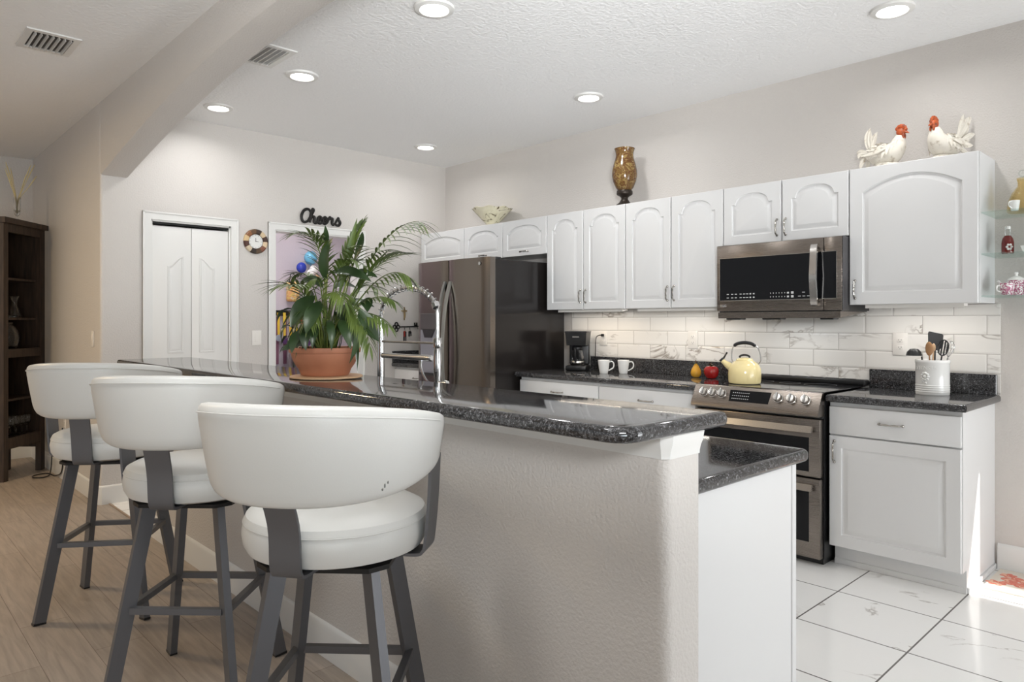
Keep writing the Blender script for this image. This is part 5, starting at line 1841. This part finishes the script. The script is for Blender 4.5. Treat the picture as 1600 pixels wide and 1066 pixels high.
# ------------------------------------------------------------------ glass corner shelves right of the big cabinet
SH = [(1.842, 'top glass shelf right of the big cabinet, under the amber decanter'), (1.634, 'middle glass shelf right of the big cabinet, under the red bottle'), (1.424, 'bottom glass shelf right of the big cabinet, under the floral teapot')]
for z, lab in SH:
    b = MB(); b.box((4.125, .38, z), (XW - .002, .938, z + .008), .0015, 1)
    tag(b.build('glass_shelf', M_SHELF), lab, 'shelf', 'glass shelves')
s1, s2, s3 = [z + .0086 for z, _ in SH]
t = thing('decanter', 'amber glass decanter with clear ball stopper on the top glass shelf', 'decanter', (4.30, .80, s1))
b = MB(); b.lathe([(.0001, 0), (.060, 0), (.066, .006), (.066, .022), (.060, .060), (.046, .098), (.030, .120), (.022, .132), (.021, .150), (.026, .172), (.0255, .173), (.019, .150), (.018, .130), (.028, .114), (.055, .060), (.061, .02), (.055, .006), (.0001, .005)], n=40); b.build('bottle', M_AMBER, t, world=False)
b = MB(); b.tube([(0, 0, .160), (0, 0, .178)], [.012, .016], 14); b.ball((0, 0, .196), .019, n=16, m=10); b.build('stopper', M_GLASS, t, world=False)
mug(4.205, .815, R(150), 'tiny white mug in front of the amber decanter on the top glass shelf', None, .50, s1)
t = thing('swing_top_bottle', 'small dark red bottle with white flower print on the middle glass shelf', 'bottle', (4.245, .852, s2))
b = MB(); b.lathe([(.0001, 0), (.025, 0), (.027, .004), (.027, .055), (.023, .075), (.014, .090), (.0001, .092)], n=28); b.build('bottle', mat('dark_red_glass', srgb(112, 34, 30), .08), t, world=False)
b = MB(); b.lathe([(.0135, .0905), (.0115, .105), (.012, .120), (.010, .122)], n=20); b.build('neck', M_GLASS, t, world=False)
b = MB(); b.lathe([(.0001, .122), (.011, .122), (.013, .128), (.011, .138), (.0001, .140)], n=18); b.build('stopper', M_WCER, t, world=False)
b = MB(); b.tube(spline([(-.018, .006, .092), (-.022, .007, .112), (-.014, .004, .134), (.012, -.004, .134), (.020, -.006, .112), (.016, -.005, .095)], 5), .0016, 6); b.build('wire_clasp', M_CHROME, t, world=False)
b = MB()
for k in range(6):
    a = 2 * PI * k / 6; va = math.atan2(-.85, -4.24) + .25 + .010 / .027 * math.cos(a); b.ball((.0272 * math.cos(va), .0272 * math.sin(va), .032 + .012 * math.sin(a)), .006, n=8, m=6)
b.build('flower_print', M_WCER, t, world=False)
b = MB(); b.loops([[(4.20, .60, s2), (4.20, .78, s2), (4.32, .78, s2), (4.32, .60, s2)], [(4.19, .59, s2 + .032), (4.19, .79, s2 + .032), (4.33, .79, s2 + .032), (4.33, .59, s2 + .032)], [(4.195, .595, s2 + .032), (4.195, .785, s2 + .032), (4.325, .785, s2 + .032), (4.325, .595, s2 + .032)], [(4.205, .605, s2 + .003), (4.205, .775, s2 + .003), (4.315, .775, s2 + .003), (4.315, .605, s2 + .003)]], True, True, True, False)
tag(b.build('white_dish', M_WCER), 'flat white dish on the middle glass shelf, right of the red bottle', 'dish')
M_PINK = blotch('teapot_pattern', srgb(238, 236, 234), [(.40, srgb(236, 232, 232)), (.50, srgb(150, 52, 92)), (.58, srgb(190, 120, 150)), (.62, srgb(236, 234, 232))], 60, .15)
t = thing('teapot', 'white teapot with plum floral pattern on the bottom glass shelf', 'teapot', (4.235, .815, s3))
b = MB(); b.lathe([(.0001, 0), (.034, 0), (.037, .004), (.041, .025), (.043, .052), (.041, .068), (.036, .074), (.0001, .074)], n=36); b.build('body', M_PINK, t, world=False)
b = MB(); b.lathe([(.038, .0742), (.036, .080), (.022, .092), (.007, .097), (.007, .102), (.010, .108), (.008, .114), (.0001, .116)], n=28); b.build('lid', M_WCER, t, world=False)
v = Vector((-.55, .8, 0)).normalized()
b = MB(); b.tube(spline([v * .038 + Vector((0, 0, .022)), v * .060 + Vector((0, 0, .038)), v * .072 + Vector((0, 0, .062)), v * .082 + Vector((0, 0, .072))], 5), [.011] * 5 + [.009] * 5 + [.006] * 6, 12); b.build('spout', M_WCER, t, world=False)
b = MB(); b.tube(spline([v * -.038 + Vector((0, 0, .060)), v * -.062 + Vector((0, 0, .062)), v * -.068 + Vector((0, 0, .040)), v * -.040 + Vector((0, 0, .018))], 5), .0045, 8); b.build('handle', M_WCER, t, world=False)
t = thing('cup', 'white cup with plum floral pattern on the bottom glass shelf, in front of the teapot', 'cup', (4.165, .838, s3))
b = MB(); b.lathe([(.0001, 0), (.020, 0), (.024, .004), (.029, .030), (.031, .058), (.029, .058), (.022, .010), (.0001, .006)], n=28); b.build('bowl', M_PINK, t, world=False)
b = MB(); b.tube(spline([v * .028 + Vector((0, 0, .046)), v * .044 + Vector((0, 0, .044)), v * .044 + Vector((0, 0, .022)), v * .025 + Vector((0, 0, .014))], 5), .003, 8); b.build('handle', M_WCER, t, world=False)
t = thing('jar', 'dark plum jar at the right end of the bottom glass shelf', 'jar', (4.22, .706, s3))
b = MB(); b.lathe([(.0001, 0), (.024, 0), (.028, .006), (.030, .030), (.024, .046), (.024, .050), (.0001, .050)], n=28); b.build('pot', mat('plum_glaze', srgb(92, 36, 54), .15), t, world=False)
b = MB(); b.lathe([(.026, .0502), (.026, .055), (.0001, .060)], n=24); b.build('lid', M_WCER, t, world=False)

# floor mat with red flowers
t = thing('floor_mat', 'cream floor mat with red flowers by the right wall', 'mat', (4.2, .4, .0006))
b = MB(); b.box((4.03, -.05, .0006), (4.395, .915, .007), .002, 2); b.build('pad', mat('mat_cream', srgb(226, 218, 206), .85), t)
M_POPPY = blotch('poppy_print', srgb(226, 150, 132), [(.40, srgb(222, 136, 118)), (.52, srgb(208, 108, 92)), (.62, srgb(232, 186, 160))], 26, .8)
b = MB()
fr = random.Random(4)
for (fx, fy, fs) in ((4.22, .80, .085), (4.33, .70, .05), (4.14, .88, .045), (4.30, .86, .04), (4.10, .62, .08), (4.25, .48, .09), (4.34, .30, .07), (4.12, .25, .08)):
    for k in range(6):
        a = 2 * PI * k / 6 + fx * 9
        pts = []
        for q in range(14):
            u = 2 * PI * q / 14
            x_, y_ = fs * .52 + fs * .45 * math.cos(u), fs * .34 * math.sin(u)
            pts.append((fx + (x_ * math.cos(a) - y_ * math.sin(a)), fy + (x_ * math.sin(a) + y_ * math.cos(a)) , .00705 + k * .00004))
        b.poly(pts, (0, 0, .0003))
b.build('flower_print', M_POPPY, t)


# ------------------------------------------------------------------ dark curio cabinet in the hall
def curio():
    A, Bq = Vector((.935, 6.955, 0)), Vector((1.288, 7.36, 0))
    e = (Bq - A).normalized(); W = (Bq - A).length
    n = Vector((e.y, -e.x, 0))          # out of the front
    n = n if n.y < 0 else -n
    D = .34
    t = thing('curio_cabinet', 'tall dark wooden curio cabinet with open shelves of glassware', 'cabinet', A)
    H = 2.15
    def pr(u0, u1, d0, d1, z0, z1, b_):
        q = [A + e * u - n * d for u, d in ((u0, d0), (u1, d0), (u1, d1), (u0, d1))]
        b_.poly([p + Vector((0, 0, z0)) for p in q], (0, 0, z1 - z0)); return b_
    for u0 in (0, W - .058):
        b_ = MB(); pr(u0, u0 + .058, 0, .045, .0, H - .045, b_); b_.build('stile', M_DWOOD, t)
    for z0, z1 in ((.255, .345), (1.005, 1.075), (2.035, H - .045)):
        b_ = MB(); pr(.058, W - .058, .003, .040, z0, z1, b_); b_.build('rail', M_DWOOD, t)
    b_ = MB(); pr(-.02, W + .012, -.025, D, H - .045, H, b_); b_.build('top', M_DWOOD, t)
    for u0 in (0, W - .018):
        b_ = MB(); pr(u0, u0 + .018, .045, D, .20, H - .045, b_); b_.build('side', M_DWOOD, t)
    b_ = MB(); pr(0, W, D - .012, D, .20, H - .045, b_); b_.build('back', M_DWOOD, t)
    for u0 in (0, W - .05):
        b_ = MB(); pr(u0, u0 + .05, D - .05, D, 0, .20, b_); b_.build('foot', M_DWOOD, t)
    zs = (.330, .66, 1.045, 1.335, 1.665)
    for z in zs:
        b_ = MB(); pr(.018, W - .018, .042, D - .012, z - .018, z, b_); b_.build('shelf', M_DWOOD, t)
    at = lambda u, d, z: A + e * u - n * d + Vector((0, 0, z + .0006))
    return at, zs, H, W


at, zs, CH, CW = curio()
CRY = clearglass('crystal', (.98, .98, .97, 1), .45, .06)
o = tag(MB().lathe([(.0001, 0), (.050, 0), (.052, .006), (.040, .05), (.024, .10), (.020, .13), (.026, .16), (.036, .182), (.034, .182), (.018, .13), (.022, .09), (.04, .02), (.0001, .012)], n=12).build('crystal_vase', CRY), 'cut crystal vase on the middle shelf of the curio cabinet', 'vase'); o.location = at(.29, .10, zs[3])
o = tag(MB().lathe([(.0001, 0), (.040, 0), (.075, .05), (.092, .12), (.078, .18), (.040, .235), (.044, .25), (.040, .25), (.035, .235), (.072, .18), (.086, .12), (.07, .05), (.0001, .012)], n=12).build('crystal_jar', CRY), 'bulging crystal jar one shelf below the crystal vase in the curio cabinet', 'vase'); o.location = at(.205, .105, zs[2])
g0 = None
for k in range(6):
    u, d = .215 + .072 * (k % 4), .085
    if g0 is None:
        g0 = thing('wine_glass', 'x', 'glass')
        MB().lathe([(.0001, .0), (.032, .0), (.032, .002), (.005, .006), (.004, .075), (.012, .085), (.027, .105), (.033, .135), (.031, .165), (.0295, .165), (.031, .135), (.025, .107), (.0001, .09)], n=20).build('goblet', CRY, g0, world=False)
        g = g0
    else:
        g = copy_tree(g0)
    g.location = at(u if k < 4 else .30 + .09 * (k - 4), d if k < 4 else .165, zs[0])
    tag(g, 'clear stemmed wine glass standing on the lowest shelf of the curio cabinet', 'glass', 'wine glasses in the curio cabinet')
t = thing('reed_vase', 'slim clear footed vase with dry reeds on top of the curio cabinet', 'vase', at(.26, .06, CH))
MB().lathe([(.0001, 0), (.030, 0), (.030, .004), (.008, .014), (.007, .040), (.020, .055), (.026, .09), (.029, .20), (.027, .20), (.023, .09), (.0001, .065)], n=24).build('vase', CRY, t, world=False)
M_REED = mat('dry_reed', srgb(206, 190, 140), .7)
rr = random.Random(5)
for k in range(11):
    a = rr.uniform(0, 2 * PI); s_ = rr.uniform(.06, .15); h = rr.uniform(.36, .50)
    b = MB(); b.tube(spline([(0, 0, .07), (.010 * math.cos(a), .010 * math.sin(a), .18), (s_ * .55 * math.cos(a), s_ * .55 * math.sin(a), h * .72), (s_ * math.cos(a), s_ * math.sin(a), h)], 4), [.0026] * 9 + [.004, .0045, .004, .002], 6); b.build('reed', M_REED, t, world=False)
b = MB(); b.tube(spline([(1.285, 7.02, .45), (1.282, 7.03, .20), (1.27, 7.02, .03), (1.22, 6.93, .008), (1.14, 6.96, .008), (1.16, 7.06, .008), (1.26, 7.08, .008), (1.29, 6.92, .01), (1.30, 6.73, .10), (1.30, 6.726, .43)], 6), .005, 8)
tag(b.build('power_cord', M_BPLAS), 'black cord coiled on the floor beside the curio cabinet', 'cord')


# ------------------------------------------------------------------ laundry room behind the doorway
yl = 7.2995
t = thing('medal_rack', 'black wall rack hung with medals on yellow ribbons, seen through the doorway', 'medal rack', (3.6, yl, 1.40))
b = MB(); b.box((3.37, yl - .03, 1.365), (3.86, yl, 1.425), .003, 1); b.build('bar', M_BIRON, t)
rib = [srgb(226, 188, 60), srgb(228, 196, 70), srgb(222, 182, 56), srgb(226, 188, 60), srgb(200, 60, 50), srgb(60, 80, 170)]
for k in range(6):
    x = 3.41 + k * .068
    t = thing('medal', ('leftmost', 'second', 'third', 'fourth', 'fifth', 'rightmost')[k] + ' medal on the rack in the room behind the doorway', 'medal', (x, yl - .04, 1.36), 'medals on the rack')
    b = MB(); b.loops([[(x - .016, yl - .034, 1.40), (x + .016, yl - .034, 1.40), (x + .016, yl - .036, 1.40), (x - .016, yl - .036, 1.40)], [(x - .012, yl - .040, 1.16 - .03 * (k % 3)), (x + .012, yl - .040, 1.16 - .03 * (k % 3)), (x + .012, yl - .043, 1.16 - .03 * (k % 3)), (x - .012, yl - .043, 1.16 - .03 * (k % 3))]], True, True, True, False)
    b.build('ribbon', mat('ribbon', rib[k], .7), t)
    b = MB(); b.lathe([(.0001, yl - .048), (.034, yl - .047), (.036, yl - .043), (.034, yl - .039), (.0001, yl - .038)], (x, 0, 1.125 - .03 * (k % 3)), 24, 'Y'); b.build('disc', mat('medal_metal', (srgb(190, 198, 214) if k % 2 == 0 else srgb(120, 84, 140)), .3, .5), t)
b = MB()
for k in range(3):
    x = 3.40 + .09 * k
    b.loops([[(x - .02, yl - .020, 1.36), (x + .02, yl - .020, 1.36), (x + .02, yl - .026, 1.36), (x - .02, yl - .026, 1.36)], [(x - .018, yl - .02, .84), (x + .018, yl - .02, .84), (x + .018, yl - .026, .84), (x - .018, yl - .026, .84)]], True, True, True, False)
tag(b.build('ribbon_banner', mat('plum_cloth', srgb(128, 84, 104), .8)), 'plum ribbons hanging behind the medals in the room behind the doorway', 'ribbon')
BL = [((3.76, 7.21, 2.010), .070, srgb(110, 180, 212), 'light blue'), ((3.775, 7.165, 1.872), .050, srgb(236, 234, 232), 'larger white'), ((3.645, 7.20, 1.895), .054, srgb(44, 62, 170), 'deep blue'), ((3.70, 7.10, 1.83), .040, srgb(240, 240, 238), 'smaller white'), ((3.79, 7.12, 1.78), .036, srgb(206, 160, 120), 'peach'), ((3.69, 7.17, 1.74), .036, srgb(236, 236, 236), 'lowest white')]
for (c, r, col, w) in BL:
    t = thing('balloon', w + ' balloon in the cluster on the lilac wall behind the doorway', 'balloon', c, 'balloon cluster')
    MB().ball((0, 0, 0), r, r, r * 1.08, 24, 16).build('skin', mat('balloon', col, .22), t, world=False)
    MB().tube([(0, 0, -r * 1.06), (0, 0, -r * 1.2)], [.004, .009], 8).build('knot', mat('balloon_knot', col, .3), t, world=False)
for x in (3.30, 3.36):
    b = MB(); b.tube([(x, 5.78, 2.262), (x, 7.298, 2.262)], .008, 8)
    tag(b.build('hanging_rail', M_BIRON), ('left' if x < 3.33 else 'right') + ' one of two thin dark rails near the ceiling behind the doorway', 'rail')
t = thing('bag', 'muted orange and yellow printed bag hanging behind the palm in the doorway', 'bag', (3.58, 7.25, 1.62))
b = MB(); b.box((3.50, 7.22, 1.52), (3.64, 7.285, 1.74), .025, 3); b.build('pouch', blotch('bag_print', srgb(206, 140, 92), [(.42, srgb(214, 160, 110)), (.52, srgb(222, 196, 104)), (.60, srgb(226, 214, 196)), (.68, srgb(190, 110, 84))], 22, .6), t)
b = MB(); b.tube(spline([(3.53, 7.25, 1.735), (3.55, 7.26, 1.82), (3.59, 7.26, 1.82), (3.61, 7.25, 1.735)], 5), .005, 8); b.build('strap', M_BPLAS, t)
t = thing('console_table', 'dark narrow table under the medals behind the doorway', 'table', (3.6, 7.1, 0))
b = MB(); b.box((3.20, 6.95, .765), (3.95, 7.265, .795), .003, 1); b.build('top', M_BIRON, t)
for x in (3.23, 3.90):
    for y in (6.97, 7.23):
        b = MB(); b.box((x, y, 0.0005), (x + .03, y + .025, .765)); b.build('leg', M_BIRON, t)
t = thing('plant_jar', 'green cutting in a clear glass jar on the dark table behind the doorway', 'potted plant', (3.50, 7.08, .7956))
MB().lathe([(.0001, 0), (.055, 0), (.06, .01), (.06, .26), (.057, .26), (.056, .012), (.0001, .008)], n=24).build('jar', CRY, t, world=False)
for k in range(7):
    a = 2 * PI * k / 7 + .3
    h = .14 + .05 * (k % 3)
    b = MB(); b.tube(spline([(.01 * math.cos(a), .01 * math.sin(a), .012), (.02 * math.cos(a), .02 * math.sin(a), h), (.05 * math.cos(a), .05 * math.sin(a), h + .10)], 4), .003, 6)
    e = Vector((math.cos(a), math.sin(a), 0))
    b.leaf(e * .05 + Vector((0, 0, h + .10)), e * .10 + Vector((0, 0, h + .14)), e * .16 + Vector((0, 0, h + .02)), .07, (0, 0, 1), 8, .25, .4)
    b.build('leaf', M_LILY, t, world=False, recalc=False, sharp=180)
